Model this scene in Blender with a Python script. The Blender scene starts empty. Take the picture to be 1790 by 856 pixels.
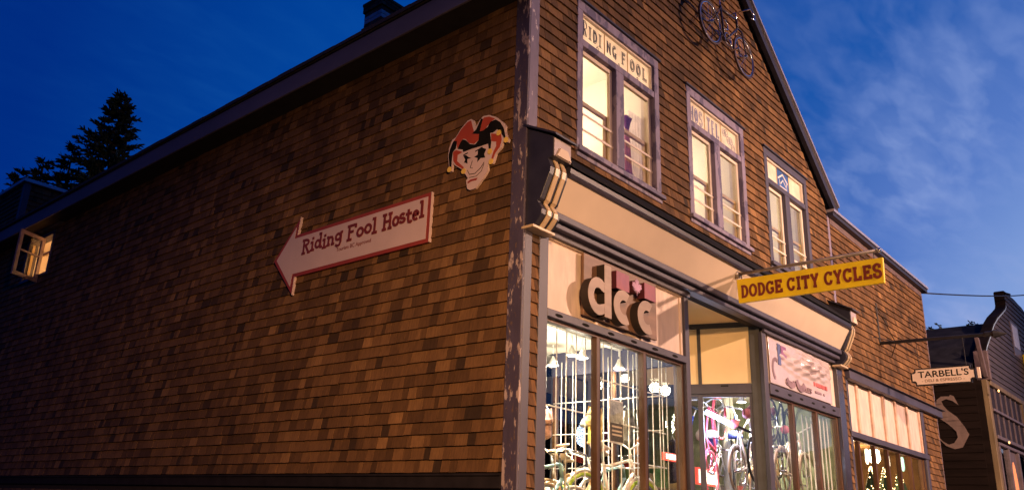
import bpy, bmesh, math, random
from mathutils import Vector, Matrix
from mathutils.geometry import tessellate_polygon
from bpy_extras.object_utils import world_to_camera_view
R = math.radians
rnd = random.Random(7)
sc = bpy.context.scene
COL = sc.collection

# ------------------------------------------------------------------ camera
CAM = Vector((-5.778, -4.782, 1.6))
YAW, PIT, ROL = R(45.936), R(18.33), R(3.023)
cd = bpy.data.cameras.new('camera')
cam = bpy.data.objects.new('camera', cd)
COL.objects.link(cam)
sc.camera = cam
fw = Vector((math.sin(YAW)*math.cos(PIT), math.cos(YAW)*math.cos(PIT), math.sin(PIT)))
rt = Vector((math.cos(YAW), -math.sin(YAW), 0))
up = rt.cross(fw)
r2 = rt*math.cos(ROL) + up*math.sin(ROL)
u2 = -rt*math.sin(ROL) + up*math.cos(ROL)
M = Matrix((r2, u2, -fw)).transposed().to_4x4()
M.translation = CAM
cam.matrix_world = M
cd.sensor_fit = 'HORIZONTAL'
cd.sensor_width = 36
cd.lens = 36*1457.7/1790
cd.shift_x = (895-805.7)/1790
cd.shift_y = (437.5-428)/1790
cd.clip_start = 0.05
cd.clip_end = 3000
sc.render.resolution_x, sc.render.resolution_y = 1024, 489
sc.view_settings.view_transform = 'Standard'
sc.view_settings.look = 'None'
sc.view_settings.gamma = 1
sc.view_settings.exposure = 0
sc.cycles.use_denoising = True
sc.cycles.max_bounces = 8
sc.cycles.diffuse_bounces = 3
sc.cycles.transparent_max_bounces = 16
sc.cycles.caustics_reflective = False
sc.cycles.caustics_refractive = False
sc.cycles.sample_clamp_indirect = 4

# ------------------------------------------------------------------ dusk sky
w = bpy.data.worlds.new('World')
sc.world = w
w.use_nodes = True
nt = w.node_tree
bg = nt.nodes['Background']
L = nt.links.new
sky = nt.nodes.new('ShaderNodeTexSky')
sky.sky_type = 'NISHITA'
sky.sun_disc = False
sky.sun_elevation = R(-4.6)
sky.sun_rotation = R(85)
sky.ozone_density = 6
def wn(t, **kw):
    n = nt.nodes.new(t)
    for k, v in kw.items(): setattr(n, k, v)
    return n
def mixrgb(nt, a, b, f, mode='MIX'):
    n = nt.nodes.new('ShaderNodeMix'); n.data_type = 'RGBA'; n.blend_type = mode
    for s, v in ((0, f), (6, a), (7, b)):
        if hasattr(v, 'is_linked') or isinstance(v, bpy.types.NodeSocket): nt.links.new(v, n.inputs[s])
        elif s == 0: n.inputs[0].default_value = v
        else: n.inputs[s].default_value = (*v, 1) if len(v) == 3 else v
    return n.outputs[2]
def ramp(nt, fac, stops):
    n = nt.nodes.new('ShaderNodeValToRGB')
    while len(n.color_ramp.elements) < len(stops): n.color_ramp.elements.new(0.5)
    for e, (p, c) in zip(n.color_ramp.elements, stops):
        e.position = p; e.color = (*c, 1) if len(c) == 3 else c
    nt.links.new(fac, n.inputs[0])
    return n.outputs[0]
tc = wn('ShaderNodeTexCoord')
sep = wn('ShaderNodeSeparateXYZ'); L(tc.outputs['Generated'], sep.inputs[0])
# twilight arch: brightness follows the angle to the point where the sun went down
SUNSET = R(97)
dp = wn('ShaderNodeVectorMath', operation='DOT_PRODUCT'); L(tc.outputs['Generated'], dp.inputs[0])
dp.inputs[1].default_value = (math.sin(SUNSET), math.cos(SUNSET), -0.04)
def lin(r, g, b): return tuple(((x/255+0.055)/1.055)**2.4 if x > 10 else x/255/12.92 for x in (r, g, b))
rm = wn('ShaderNodeMapRange'); L(dp.outputs['Value'], rm.inputs[0]); rm.inputs[1].default_value = -1; rm.inputs[2].default_value = 1
def at(v): return (v+1)/2
clear = ramp(nt, rm.outputs[0], [(at(-1), lin(0, 22, 74)), (at(.12), lin(0, 44, 130)), (at(.35), lin(0, 64, 152)), (at(.70), lin(0, 72, 160)), (at(.79), lin(18, 84, 170)), (at(.87), lin(82, 120, 197)), (at(.92), lin(128, 159, 218)), (at(1), lin(176, 184, 214))])
cloudc = ramp(nt, rm.outputs[0], [(at(-1), lin(16, 44, 105)), (at(.12), lin(14, 66, 146)), (at(.40), lin(20, 86, 168)), (at(.70), lin(72, 106, 178)), (at(.80), lin(100, 130, 198)), (at(.90), lin(140, 164, 222)), (at(1), lin(186, 186, 206))])
# the cloud sheet lies flat overhead: project the view direction onto it
addz = wn('ShaderNodeMath', operation='ADD'); L(sep.outputs[2], addz.inputs[0]); addz.inputs[1].default_value = 0.10
mx = wn('ShaderNodeMath', operation='MAXIMUM'); L(addz.outputs[0], mx.inputs[0]); mx.inputs[1].default_value = 0.08
dx = wn('ShaderNodeMath', operation='DIVIDE'); L(sep.outputs[0], dx.inputs[0]); L(mx.outputs[0], dx.inputs[1])
dy = wn('ShaderNodeMath', operation='DIVIDE'); L(sep.outputs[1], dy.inputs[0]); L(mx.outputs[0], dy.inputs[1])
cmb = wn('ShaderNodeCombineXYZ'); L(dx.outputs[0], cmb.inputs[0]); L(dy.outputs[0], cmb.inputs[1])
mp = wn('ShaderNodeMapping'); L(cmb.outputs[0], mp.inputs[0])
mp.inputs['Rotation'].default_value = (0, 0, R(58)); mp.inputs['Scale'].default_value = (1.0, 2.4, 1)
n1 = wn('ShaderNodeTexNoise'); L(mp.outputs[0], n1.inputs[0])
n1.inputs['Scale'].default_value = 3.6; n1.inputs['Detail'].default_value = 4; n1.inputs['Roughness'].default_value = 0.5; n1.inputs['Distortion'].default_value = 0.5
n2 = wn('ShaderNodeTexNoise'); L(mp.outputs[0], n2.inputs[0])
n2.inputs['Scale'].default_value = 0.8; n2.inputs['Detail'].default_value = 2
c1 = ramp(nt, n1.outputs[0], [(0.40, (0, 0, 0)), (0.66, (1, 1, 1))])
c2 = ramp(nt, n2.outputs[0], [(0.38, (0, 0, 0)), (0.58, (1, 1, 1))])
n3 = wn('ShaderNodeTexNoise'); L(mp.outputs[0], n3.inputs[0])
n3.inputs['Scale'].default_value = 8.5; n3.inputs['Detail'].default_value = 3; n3.inputs['Roughness'].default_value = 0.5; n3.inputs['Distortion'].default_value = 0.3
c3 = ramp(nt, n3.outputs[0], [(0.42, (0, 0, 0)), (0.66, (1, 1, 1))])
c1 = mixrgb(nt, c1, c3, 0.5)
cmix = wn('ShaderNodeMath', operation='MULTIPLY_ADD'); L(c1, cmix.inputs[0]); cmix.inputs[1].default_value = 0.95; cmix.inputs[2].default_value = 0.14
cov = wn('ShaderNodeMath', operation='MULTIPLY'); L(cmix.outputs[0], cov.inputs[0]); L(c2, cov.inputs[1])
west = ramp(nt, rm.outputs[0], [(at(-1), (0.5, 0.5, 0.5)), (at(.1), (0.10, 0.10, 0.10)), (at(.36), (0.60, 0.60, 0.60)), (at(.62), (1, 1, 1)), (at(1), (1, 1, 1))])
cov3 = wn('ShaderNodeMath', operation='MULTIPLY'); L(cov.outputs[0], cov3.inputs[0]); L(west, cov3.inputs[1])
skyc = mixrgb(nt, clear, cloudc, cov3.outputs[0])
skyout = mixrgb(nt, sky.outputs[0], skyc, 0.99)
L(skyout, bg.inputs[0])
bg.inputs[1].default_value = 1.0

# ------------------------------------------------------------------ materials
def newmat(name):
    m = bpy.data.materials.new(name); m.use_nodes = True
    return m, m.node_tree, m.node_tree.nodes['Principled BSDF']
def coords(nt, scale=(1, 1, 1), world=True):
    if world:
        g = nt.nodes.new('ShaderNodeNewGeometry'); o = g.outputs['Position']
    else:
        g = nt.nodes.new('ShaderNodeTexCoord'); o = g.outputs['Object']
    m = nt.nodes.new('ShaderNodeMapping'); m.inputs['Scale'].default_value = scale
    nt.links.new(o, m.inputs[0]); return m.outputs[0]
def noise(nt, vec, scale, detail=4, rough=0.55):
    n = nt.nodes.new('ShaderNodeTexNoise'); nt.links.new(vec, n.inputs[0])
    n.inputs['Scale'].default_value = scale; n.inputs['Detail'].default_value = detail; n.inputs['Roughness'].default_value = rough
    return n.outputs[0]
def bump(nt, p, h, strength=0.3, dist=0.01):
    b = nt.nodes.new('ShaderNodeBump'); b.inputs['Strength'].default_value = strength; b.inputs['Distance'].default_value = dist
    nt.links.new(h, b.inputs['Height']); nt.links.new(b.outputs[0], p.inputs['Normal'])
def mul(c, k): return tuple(min(1, x*k) for x in c)
def M_plain(name, c, rough=0.6, metal=0.0, var=0.25, scale=6, stretch=(1, 1, 1), bmp=0.15, spec=0.4):
    m, nt, p = newmat(name)
    n = noise(nt, coords(nt, stretch), scale)
    col = ramp(nt, n, [(0.3, mul(c, 1-var)), (0.7, mul(c, 1+var))])
    nt.links.new(col, p.inputs['Base Color'])
    p.inputs['Roughness'].default_value = rough; p.inputs['Metallic'].default_value = metal
    p.inputs['Specular IOR Level'].default_value = spec
    if bmp: bump(nt, p, noise(nt, coords(nt, stretch), scale*6), bmp, 0.004)
    return m
def M_peel(name, a, b, scale=(3, 3, 1.2), th=0.6, soft=0.02, rough=0.6, c2=None, th2=0.64):
    """paint a with patches of b where it has come off or been primed"""
    m, nt, p = newmat(name)
    v = coords(nt, scale)
    n = noise(nt, v, 2.2, 6, 0.6)
    f = ramp(nt, n, [(th-soft, (0, 0, 0)), (th+soft, (1, 1, 1))])
    fine = noise(nt, coords(nt, (1, 1, 0.25)), 14)
    base = ramp(nt, fine, [(0.3, mul(a, 0.82)), (0.7, mul(a, 1.15))])
    col = mixrgb(nt, base, b, f)
    if c2:
        n3 = noise(nt, coords(nt, (scale[0]*1.7, scale[1]*1.7, scale[2]*1.5)), 3.1, 5, 0.6)
        f3 = ramp(nt, n3, [(th2-soft, (0, 0, 0)), (th2+soft, (1, 1, 1))])
        col = mixrgb(nt, col, c2, f3)
    nt.links.new(col, p.inputs['Base Color'])
    p.inputs['Roughness'].default_value = rough
    bump(nt, p, f, 0.25, 0.002)
    return m
def M_shingle(name, dark, mid, light):
    m, nt, p = newmat(name)
    g = nt.nodes.new('ShaderNodeNewGeometry'); oi = nt.nodes.new('ShaderNodeObjectInfo')
    a = nt.nodes.new('ShaderNodeMath'); a.operation = 'MULTIPLY_ADD'
    nt.links.new(g.outputs['Random Per Island'], a.inputs[0]); a.inputs[1].default_value = 7.31
    mm = nt.nodes.new('ShaderNodeMath'); mm.operation = 'MULTIPLY'; nt.links.new(oi.outputs['Random'], mm.inputs[0]); mm.inputs[1].default_value = 5.77
    nt.links.new(mm.outputs[0], a.inputs[2])
    fr = nt.nodes.new('ShaderNodeMath'); fr.operation = 'FRACT'; nt.links.new(a.outputs[0], fr.inputs[0])
    fr2 = nt.nodes.new('ShaderNodeMath'); fr2.operation = 'MULTIPLY'; nt.links.new(fr.outputs[0], fr2.inputs[0]); fr2.inputs[1].default_value = 1.0
    col = ramp(nt, fr2.outputs[0], [(0.0, dark), (0.07, mul(mid, 0.60)), (0.5, mid), (0.84, mul(mid, 1.30)), (0.96, mul(light, 0.95)), (1.0, mul(light, 1.25))])
    gr = noise(nt, coords(nt, (1, 1, 0.045)), 55, 5, 0.6)
    grc = ramp(nt, gr, [(0.3, (0.72, 0.70, 0.68)), (0.7, (1.15, 1.12, 1.08))])
    col = mixrgb(nt, col, grc, 1.0, 'MULTIPLY')
    st = noise(nt, coords(nt, (1, 1, 0.5)), 1.1, 4)
    stc = ramp(nt, st, [(0.3, (0.66, 0.64, 0.66)), (0.62, (1.08, 1.06, 1.02))])
    col = mixrgb(nt, col, stc, 1.0, 'MULTIPLY')
    nt.links.new(col, p.inputs['Base Color'])
    p.inputs['Roughness'].default_value = 0.82; p.inputs['Specular IOR Level'].default_value = 0.25
    bump(nt, p, gr, 0.45, 0.004)
    return m
def M_glass(name, tint=(0.95, 0.97, 0.96), ior=1.9, rough=0.0):
    m = bpy.data.materials.new(name); m.use_nodes = True; nt = m.node_tree
    nt.nodes.remove(nt.nodes['Principled BSDF']); out = nt.nodes['Material Output']
    t = nt.nodes.new('ShaderNodeBsdfTransparent'); t.inputs[0].default_value = (*tint, 1)
    g = nt.nodes.new('ShaderNodeBsdfGlossy'); g.inputs['Roughness'].default_value = rough
    f = nt.nodes.new('ShaderNodeFresnel')
    gb = nt.nodes.new('ShaderNodeNewGeometry'); mr = nt.nodes.new('ShaderNodeMapRange')   # same reflectance on both faces of the sheet
    nt.links.new(gb.outputs['Backfacing'], mr.inputs[0]); mr.inputs[3].default_value = ior; mr.inputs[4].default_value = 1/ior
    nt.links.new(mr.outputs[0], f.inputs[0])
    x = nt.nodes.new('ShaderNodeMixShader')
    wv = noise(nt, coords(nt), 1.7, 2)
    b = nt.nodes.new('ShaderNodeBump'); b.inputs['Strength'].default_value = 0.05; b.inputs['Distance'].default_value = 0.02
    nt.links.new(wv, b.inputs['Height']); nt.links.new(b.outputs[0], g.inputs['Normal'])
    nt.links.new(f.outputs[0], x.inputs[0]); nt.links.new(t.outputs[0], x.inputs[1]); nt.links.new(g.outputs[0], x.inputs[2])
    nt.links.new(x.outputs[0], out.inputs[0])
    return m
def M_trans(name, c, var=0.15, scale=5):
    """translucent leaded glass or paper lit from the room behind"""
    m, nt, p = newmat(name)
    out = nt.nodes['Material Output']
    n = noise(nt, coords(nt), scale)
    col = ramp(nt, n, [(0.3, mul(c, 1-var)), (0.7, mul(c, 1+var))])
    nt.links.new(col, p.inputs['Base Color']); p.inputs['Roughness'].default_value = 0.35
    t = nt.nodes.new('ShaderNodeBsdfTranslucent'); nt.links.new(col, t.inputs[0])
    x = nt.nodes.new('ShaderNodeMixShader'); x.inputs[0].default_value = 0.65
    nt.links.new(p.outputs[0], x.inputs[1]); nt.links.new(t.outputs[0], x.inputs[2]); nt.links.new(x.outputs[0], out.inputs[0])
    return m
def M_emit(name, c, s):
    m, nt, p = newmat(name)
    n = noise(nt, coords(nt), 9)
    p.inputs['Base Color'].default_value = (*c, 1); p.inputs['Emission Color'].default_value = (*c, 1)
    e = nt.nodes.new('ShaderNodeMapRange'); nt.links.new(n, e.inputs[0]); e.inputs[3].default_value = s*0.9; e.inputs[4].default_value = s*1.1
    nt.links.new(e.outputs[0], p.inputs['Emission Strength'])
    return m

SH = M_shingle('cedar_shingle', (0.040, 0.024, 0.014), (0.138, 0.072, 0.030), (0.215, 0.116, 0.048))
UNDER = M_plain('wall_underlay', (0.018, 0.012, 0.010), 0.9)
PURPLE = M_plain('purple_trim', (0.050, 0.045, 0.070), 0.5, var=0.16, scale=5, stretch=(1, 1, 0.4))
PURPLE_PATCH = M_peel('purple_trim_patchy', (0.185, 0.150, 0.225), (0.075, 0.060, 0.125), (2.2, 2.2, 1.0), 0.52, 0.015)
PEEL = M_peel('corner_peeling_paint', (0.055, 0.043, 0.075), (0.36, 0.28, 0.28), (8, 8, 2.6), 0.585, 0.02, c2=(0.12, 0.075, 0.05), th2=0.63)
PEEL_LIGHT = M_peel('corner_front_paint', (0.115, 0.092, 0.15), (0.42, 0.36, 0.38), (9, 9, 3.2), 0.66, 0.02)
NAVY = M_plain('navy_paint', (0.020, 0.019, 0.032), 0.45, var=0.2)
NAVY_GLOSS = M_plain('navy_gloss', (0.035, 0.030, 0.045), 0.25, var=0.2, spec=0.7)
CREAM = M_plain('cream_paint', (0.52, 0.42, 0.325), 0.55, var=0.05, scale=2.2, bmp=0.05)
CREAM_PANEL = M_peel('cream_sign_panel', (0.62, 0.50, 0.43), (0.55, 0.44, 0.38), (1.2, 1.2, 0.7), 0.56, 0.12)
YELLOWISH = M_plain('soffit_ochre', (0.80, 0.62, 0.36), 0.6, var=0.08, scale=1.5, bmp=0.05)
GOLD = M_plain('gold_paint', (0.44, 0.33, 0.21), 0.35, var=0.12)
LAV = M_plain('lavender_block', (0.32, 0.27, 0.30), 0.5, var=0.1)
FASCIA = M_plain('fascia_board', (0.13, 0.115, 0.15), 0.6, var=0.2, scale=2, stretch=(1, 0.3, 1))
DARKBOARD = M_plain('dark_belt_board', (0.016, 0.013, 0.016), 0.8, spec=0.1)
SOFFIT = M_plain('dark_soffit', (0.02, 0.017, 0.017), 0.8)
ROOF = M_plain('asphalt_roof', (0.055, 0.045, 0.048), 0.9, var=0.35, scale=18, bmp=0.5)
METAL_EDGE = M_plain('drip_edge_metal', (0.40, 0.37, 0.42), 0.35, 0.6, var=0.12)
BRICKM = M_shingle('chimney_brick', (0.18, 0.065, 0.035), (0.32, 0.12, 0.06), (0.40, 0.17, 0.09))
MORTAR = M_plain('mortar', (0.10, 0.07, 0.06), 0.9)
WHITEP = M_plain('white_paint', (0.62, 0.58, 0.58), 0.5, var=0.08)
SASHW = M_plain('sash_cream', (0.66, 0.55, 0.47), 0.5, var=0.06)
SASHY = M_plain('sash_varnished', (0.52, 0.34, 0.14), 0.4, var=0.15, stretch=(1, 1, 0.2), scale=12)
ROOMW = M_plain('room_plaster', (0.82, 0.73, 0.64), 0.9, var=0.05, scale=1.2, bmp=0)
ROOMC = M_plain('room_ceiling', (0.84, 0.78, 0.70), 0.9, var=0.04, scale=1.0, bmp=0)
FLOORW = M_plain('wood_floor', (0.22, 0.12, 0.06), 0.5, stretch=(1, 8, 1))
GLASS = M_glass('window_glass', ior=1.45)
SHOPGLASS = M_glass('shop_glass', (0.95, 0.96, 0.95), 1.38)
LEADED = M_trans('leaded_glass', (0.88, 0.82, 0.74))
LEADED_BLUE = M_trans('leaded_blue', (0.12, 0.24, 0.55))
INK = M_plain('dark_lead', (0.03, 0.03, 0.06), 0.5)
INK_BLUE = M_plain('blue_lead', (0.22, 0.22, 0.36), 0.5)
WOODFR = M_plain('brown_wood', (0.070, 0.030, 0.012), 0.4, var=0.3, scale=9, stretch=(1, 1, 0.12))
BLACK = M_plain('black_paint', (0.008, 0.007, 0.006), 0.8, spec=0.1)
BARS = M_plain('white_bar', (0.74, 0.72, 0.66), 0.35, var=0.05)
SIGNWOOD = M_plain('sign_wood', (0.17, 0.095, 0.06), 0.5, var=0.28, scale=9, stretch=(0.15, 1, 1))
SIGNWOOD_L = M_plain('letter_wood', (0.28, 0.20, 0.155), 0.5, var=0.2, scale=7, stretch=(0.2, 1, 1))
PLUM = M_peel('plum_block', (0.22, 0.06, 0.13), (0.30, 0.07, 0.09), (1.5, 1.5, 1.5), 0.5, 0.15)
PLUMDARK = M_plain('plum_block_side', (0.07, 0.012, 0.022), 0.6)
PLUM_SIDE = M_plain('plum_leaf', (0.40, 0.20, 0.34), 0.5)
YELLOW = M_plain('yellow_sign_paint', (0.74, 0.53, 0.010), 0.45, var=0.10, scale=4)
MAROON = M_plain('maroon_paint', (0.16, 0.022, 0.012), 0.5, var=0.2)
SIGNWHITE = M_plain('sign_white', (0.56, 0.42, 0.42), 0.5, var=0.05, scale=3, bmp=0.04)
SIGNRED = M_plain('sign_red', (0.27, 0.040, 0.022), 0.5, var=0.1)
JRED = M_plain('emblem_red', (0.36, 0.055, 0.014), 0.45, var=0.08)
JYEL = M_plain('emblem_yellow', (0.70, 0.48, 0.10), 0.45, var=0.08)
PALE = M_plain('tarbell_cream', (0.70, 0.55, 0.44), 0.5, var=0.05)
IRON = M_plain('iron', (0.018, 0.016, 0.018), 0.5, 0.3)
PIPE = M_plain('sign_pipe', (0.30, 0.25, 0.22), 0.35, 0.6, var=0.3)
CHROME = M_plain('chrome', (0.7, 0.7, 0.72), 0.15, 1.0, var=0.05, bmp=0)
RUBBER = M_plain('rubber', (0.02, 0.02, 0.02), 0.7)
VINYL = M_plain('vinyl_banner', (0.46, 0.38, 0.40), 0.16, var=0.08, scale=5, bmp=0.1, spec=1.0)
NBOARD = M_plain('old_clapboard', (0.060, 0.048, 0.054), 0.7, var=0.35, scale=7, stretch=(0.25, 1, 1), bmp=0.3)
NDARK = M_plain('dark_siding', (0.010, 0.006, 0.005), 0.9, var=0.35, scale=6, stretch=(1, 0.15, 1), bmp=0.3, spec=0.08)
NROOF = M_plain('tar_roof', (0.020, 0.020, 0.026), 0.95, var=0.4, scale=3, spec=0.08)
NWOOD = M_plain('weathered_post', (0.15, 0.105, 0.055), 0.6, var=0.4, scale=6, stretch=(1, 1, 0.2))
NPINK = M_plain('faded_trim', (0.11, 0.075, 0.08), 0.6, var=0.2)
SPAINT = M_peel('worn_letter_paint', (0.17, 0.115, 0.098), (0.06, 0.036, 0.03), (1, 1, 9), 0.63, 0.06)
ANNEXCREAM = M_peel('annex_panel', (0.60, 0.48, 0.42), (0.50, 0.42, 0.38), (0.9, 0.9, 0.9), 0.58, 0.05)
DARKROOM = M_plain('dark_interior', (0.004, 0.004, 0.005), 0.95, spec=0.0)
BARK = M_plain('bark', (0.05, 0.035, 0.025), 0.9)
NEEDLE = M_plain('pine_needles', (0.018, 0.030, 0.016), 0.8, var=0.4, scale=2)
LEAFM = M_plain('leaf_green', (0.03, 0.05, 0.02), 0.7, var=0.3)
ASPHALT = M_plain('asphalt', (0.05, 0.05, 0.052), 0.85, var=0.2, scale=30, bmp=0.4)
CONCRETE = M_plain('concrete', (0.30, 0.28, 0.26), 0.85, var=0.15, scale=5, bmp=0.3)
GROUNDM = M_plain('dirt_ground', (0.10, 0.09, 0.07), 0.95, var=0.3, scale=0.3)

# ------------------------------------------------------------------ mesh kit
FR_FRONT = lambda u, v, d: (u, -d, v)            # facade y = 0, d outward
FR_SIDE = lambda u, v, d: (-d, -u, v)            # side wall x = 0, u runs to the reader's right
def fr_side_at(x0): return lambda u, v, d: (x0-d, -u, v)
def fr_front_at(y0): return lambda u, v, d: (u, y0-d, v)
class MB:
    def __init__(s): s.v = []; s.f = []; s.m = []; s.mi = 0
    def add(s, vs, fs):
        o = len(s.v); s.v += [tuple(p) for p in vs]
        s.f += [tuple(i+o for i in f) for f in fs]; s.m += [s.mi]*len(fs); return s
    def box(s, x0, y0, z0, x1, y1, z1):
        x0, x1 = min(x0, x1), max(x0, x1); y0, y1 = min(y0, y1), max(y0, y1); z0, z1 = min(z0, z1), max(z0, z1)
        return s.add([(x0, y0, z0), (x1, y0, z0), (x1, y1, z0), (x0, y1, z0), (x0, y0, z1), (x1, y0, z1), (x1, y1, z1), (x0, y1, z1)],
                     [(0, 3, 2, 1), (4, 5, 6, 7), (0, 1, 5, 4), (1, 2, 6, 5), (2, 3, 7, 6), (3, 0, 4, 7)])
    def hexa(s, p):  # 8 points, bottom ring then top ring
        return s.add(p, [(0, 3, 2, 1), (4, 5, 6, 7), (0, 1, 5, 4), (1, 2, 6, 5), (2, 3, 7, 6), (3, 0, 4, 7)])
    def prism(s, poly, d0, d1, fr):
        n = len(poly)
        tri = tessellate_polygon([[Vector((a, b, 0)) for a, b in poly]])
        vs = [fr(a, b, d0) for a, b in poly] + [fr(a, b, d1) for a, b in poly]
        fs = [tuple(t) for t in tri] + [tuple(i+n for i in t) for t in tri]
        fs += [(i, (i+1) % n, n+(i+1) % n, n+i) for i in range(n)]
        return s.add(vs, fs)
    def sweep(s, prof, a, b, axis='x'):
        """closed profile of (y,z) extruded along x from a to b"""
        n = len(prof)
        vs = [(a, y, z) for y, z in prof] + [(b, y, z) for y, z in prof]
        tri = tessellate_polygon([[Vector((y, z, 0)) for y, z in prof]])
        return s.add(vs, [tuple(t) for t in tri] + [tuple(i+n for i in t) for t in tri] + [(i, (i+1) % n, n+(i+1) % n, n+i) for i in range(n)])
    def tube(s, pts, r, n=8, close=False):
        pts = [Vector(p) for p in pts]; rings = []
        k = len(pts); prev = None
        for i, p in enumerate(pts):
            if close: t = pts[(i+1) % k]-pts[i-1]
            else: t = pts[min(i+1, k-1)]-pts[max(i-1, 0)]
            if t.length < 1e-9: t = Vector((0, 0, 1))
            t.normalize()
            if prev is None:
                a = Vector((0, 0, 1)) if abs(t.z) < 0.9 else Vector((1, 0, 0)); e1 = t.cross(a).normalized()
            else:
                e1 = prev - t*prev.dot(t)
                e1 = e1.normalized() if e1.length > 1e-6 else t.orthogonal().normalized()
            prev = e1; e2 = t.cross(e1)
            rr = r[i] if isinstance(r, (list, tuple)) else r
            rings.append([p+e1*math.cos(2*math.pi*j/n)*rr+e2*math.sin(2*math.pi*j/n)*rr for j in range(n)])
        vs = [q for ring in rings for q in ring]; fs = []
        for i in range(k if close else k-1):
            for j in range(n):
                i2 = (i+1) % k
                fs.append((i*n+j, i*n+(j+1) % n, i2*n+(j+1) % n, i2*n+j))
        if not close: fs += [tuple(range(n))[::-1], tuple((k-1)*n+j for j in range(n))]
        return s.add(vs, fs)
    def ribbon(s, pts, wd, d0, d1, fr, wds=None):
        """thick stroke along 2-D pts in frame fr"""
        P = [Vector((a, b)) for a, b in pts]; n = len(P); Lf = []; Rt = []
        for i, p in enumerate(P):
            t = (P[min(i+1, n-1)]-P[max(i-1, 0)]); t.normalize(); nn = Vector((-t.y, t.x))
            hw = (wds[i] if wds else wd)/2
            Lf.append(p+nn*hw); Rt.append(p-nn*hw)
        vs = []
        for d in (d0, d1):
            for q in Lf+Rt: vs.append(fr(q.x, q.y, d))
        fs = []; N = 2*n
        for i in range(n-1):
            for o in (0, N): fs.append((o+i, o+i+1, o+n+i+1, o+n+i))
            fs.append((i, i+1, N+i+1, N+i)); fs.append((n+i, n+i+1, N+n+i+1, N+n+i))
        for i in (0, n-1): fs.append((i, n+i, N+n+i, N+i))
        return s.add(vs, fs)
    def lathe(s, prof, c, n=16, axis='z'):
        vs = []; k = len(prof)
        for r, h in prof:
            for j in range(n):
                a = 2*math.pi*j/n; x, y = r*math.cos(a), r*math.sin(a)
                vs.append((c[0]+x, c[1]+y, c[2]+h) if axis == 'z' else (c[0]+x, c[1]+h, c[2]+y))
        fs = [(i*n+j, i*n+(j+1) % n, (i+1)*n+(j+1) % n, (i+1)*n+j) for i in range(k-1) for j in range(n)]
        return s.add(vs, fs)
    def build(s, name, mat, parent=None, org=None, smooth=False, bevel=0, kind=None):
        me = bpy.data.meshes.new(name)
        o0 = Vector(org) if org is not None else (ORG.get(parent.name, Vector()) if parent else Vector())
        me.from_pydata([tuple(Vector(p)-o0) for p in s.v], [], s.f)
        mats = mat if isinstance(mat, (list, tuple)) else [mat]
        for mm in mats: me.materials.append(mm)
        for p, k in zip(me.polygons, s.m): p.material_index = k; p.use_smooth = smooth
        b = bmesh.new(); b.from_mesh(me); bmesh.ops.recalc_face_normals(b, faces=b.faces); b.to_mesh(me); b.free()
        o = bpy.data.objects.new(name, me); COL.objects.link(o)
        if parent: o.parent = parent; ORG[o.name] = o0
        else: o.location = o0; ORG[o.name] = o0
        if bevel:
            md = o.modifiers.new('bevel', 'BEVEL'); md.width = bevel; md.segments = 1; md.limit_method = 'ANGLE'
        if kind: o['kind'] = kind
        return o
ORG = {}
def tag(o, label=None, cat=None, group=None, kind=None):
    for k, v in (('label', label), ('category', cat), ('group', group), ('kind', kind)):
        if v: o[k] = v
    return o
def thing(name, label, cat, loc, group=None):
    o = bpy.data.objects.new(name, None); COL.objects.link(o); o.location = loc; o.empty_display_size = 0.2
    ORG[o.name] = Vector(loc); return tag(o, label, cat, group)
def B(x0, y0, z0, x1, y1, z1): return MB().box(x0, y0, z0, x1, y1, z1)
def copy_tree(o, parent=None):
    c = o.copy(); COL.objects.link(c); c.parent = parent; ORG[c.name] = ORG.get(o.name, Vector())
    for ch in list(o.children): copy_tree(ch, c)
    return c
def lamp(name, typ, loc, energy, color, parent=None, **kw):
    ld = bpy.data.lights.new(name, typ); ld.energy = energy; ld.color = color
    for k, v in kw.items(): setattr(ld, k, v)
    o = bpy.data.objects.new(name, ld); COL.objects.link(o)
    if parent: o.parent = parent; o.location = Vector(loc)-ORG[parent.name]
    else: o.location = loc
    return o
_font = {}
def text_mesh(mb, s, fr, u0, v0, width, height, d0, d1, bold=0.0, shear=0.0):
    """built-in font set to a box: lower left (u0,v0), given width and height"""
    key = (s, bold, shear)
    if key not in _font:
        cu = bpy.data.curves.new('lettering', 'FONT'); cu.body = s; cu.offset = bold; cu.extrude = 0.5; cu.shear = shear; cu.resolution_u = 4
        ob = bpy.data.objects.new('lettering', cu); COL.objects.link(ob)
        dg = bpy.context.evaluated_depsgraph_get(); dg.update()
        me = ob.evaluated_get(dg).to_mesh()
        _font[key] = ([tuple(v.co) for v in me.vertices], [tuple(p.vertices) for p in me.polygons])
        ob.evaluated_get(dg).to_mesh_clear()
        bpy.data.objects.remove(ob); bpy.data.curves.remove(cu)
    vs, fs = _font[key]
    xs = [p[0] for p in vs]; ys = [p[1] for p in vs]
    sx = width/(max(xs)-min(xs)); sy = height/(max(ys)-min(ys)); x0, y0 = min(xs), min(ys)
    mb.add([fr(u0+(x-x0)*sx, v0+(y-y0)*sy, d1 if z > 0 else d0) for x, y, z in vs], fs)
def arc(cx, cy, rx, ry, a0, a1, n=14):
    return [(cx+rx*math.cos(R(a0+(a1-a0)*i/n)), cy+ry*math.sin(R(a0+(a1-a0)*i/n))) for i in range(n+1)]
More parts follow.
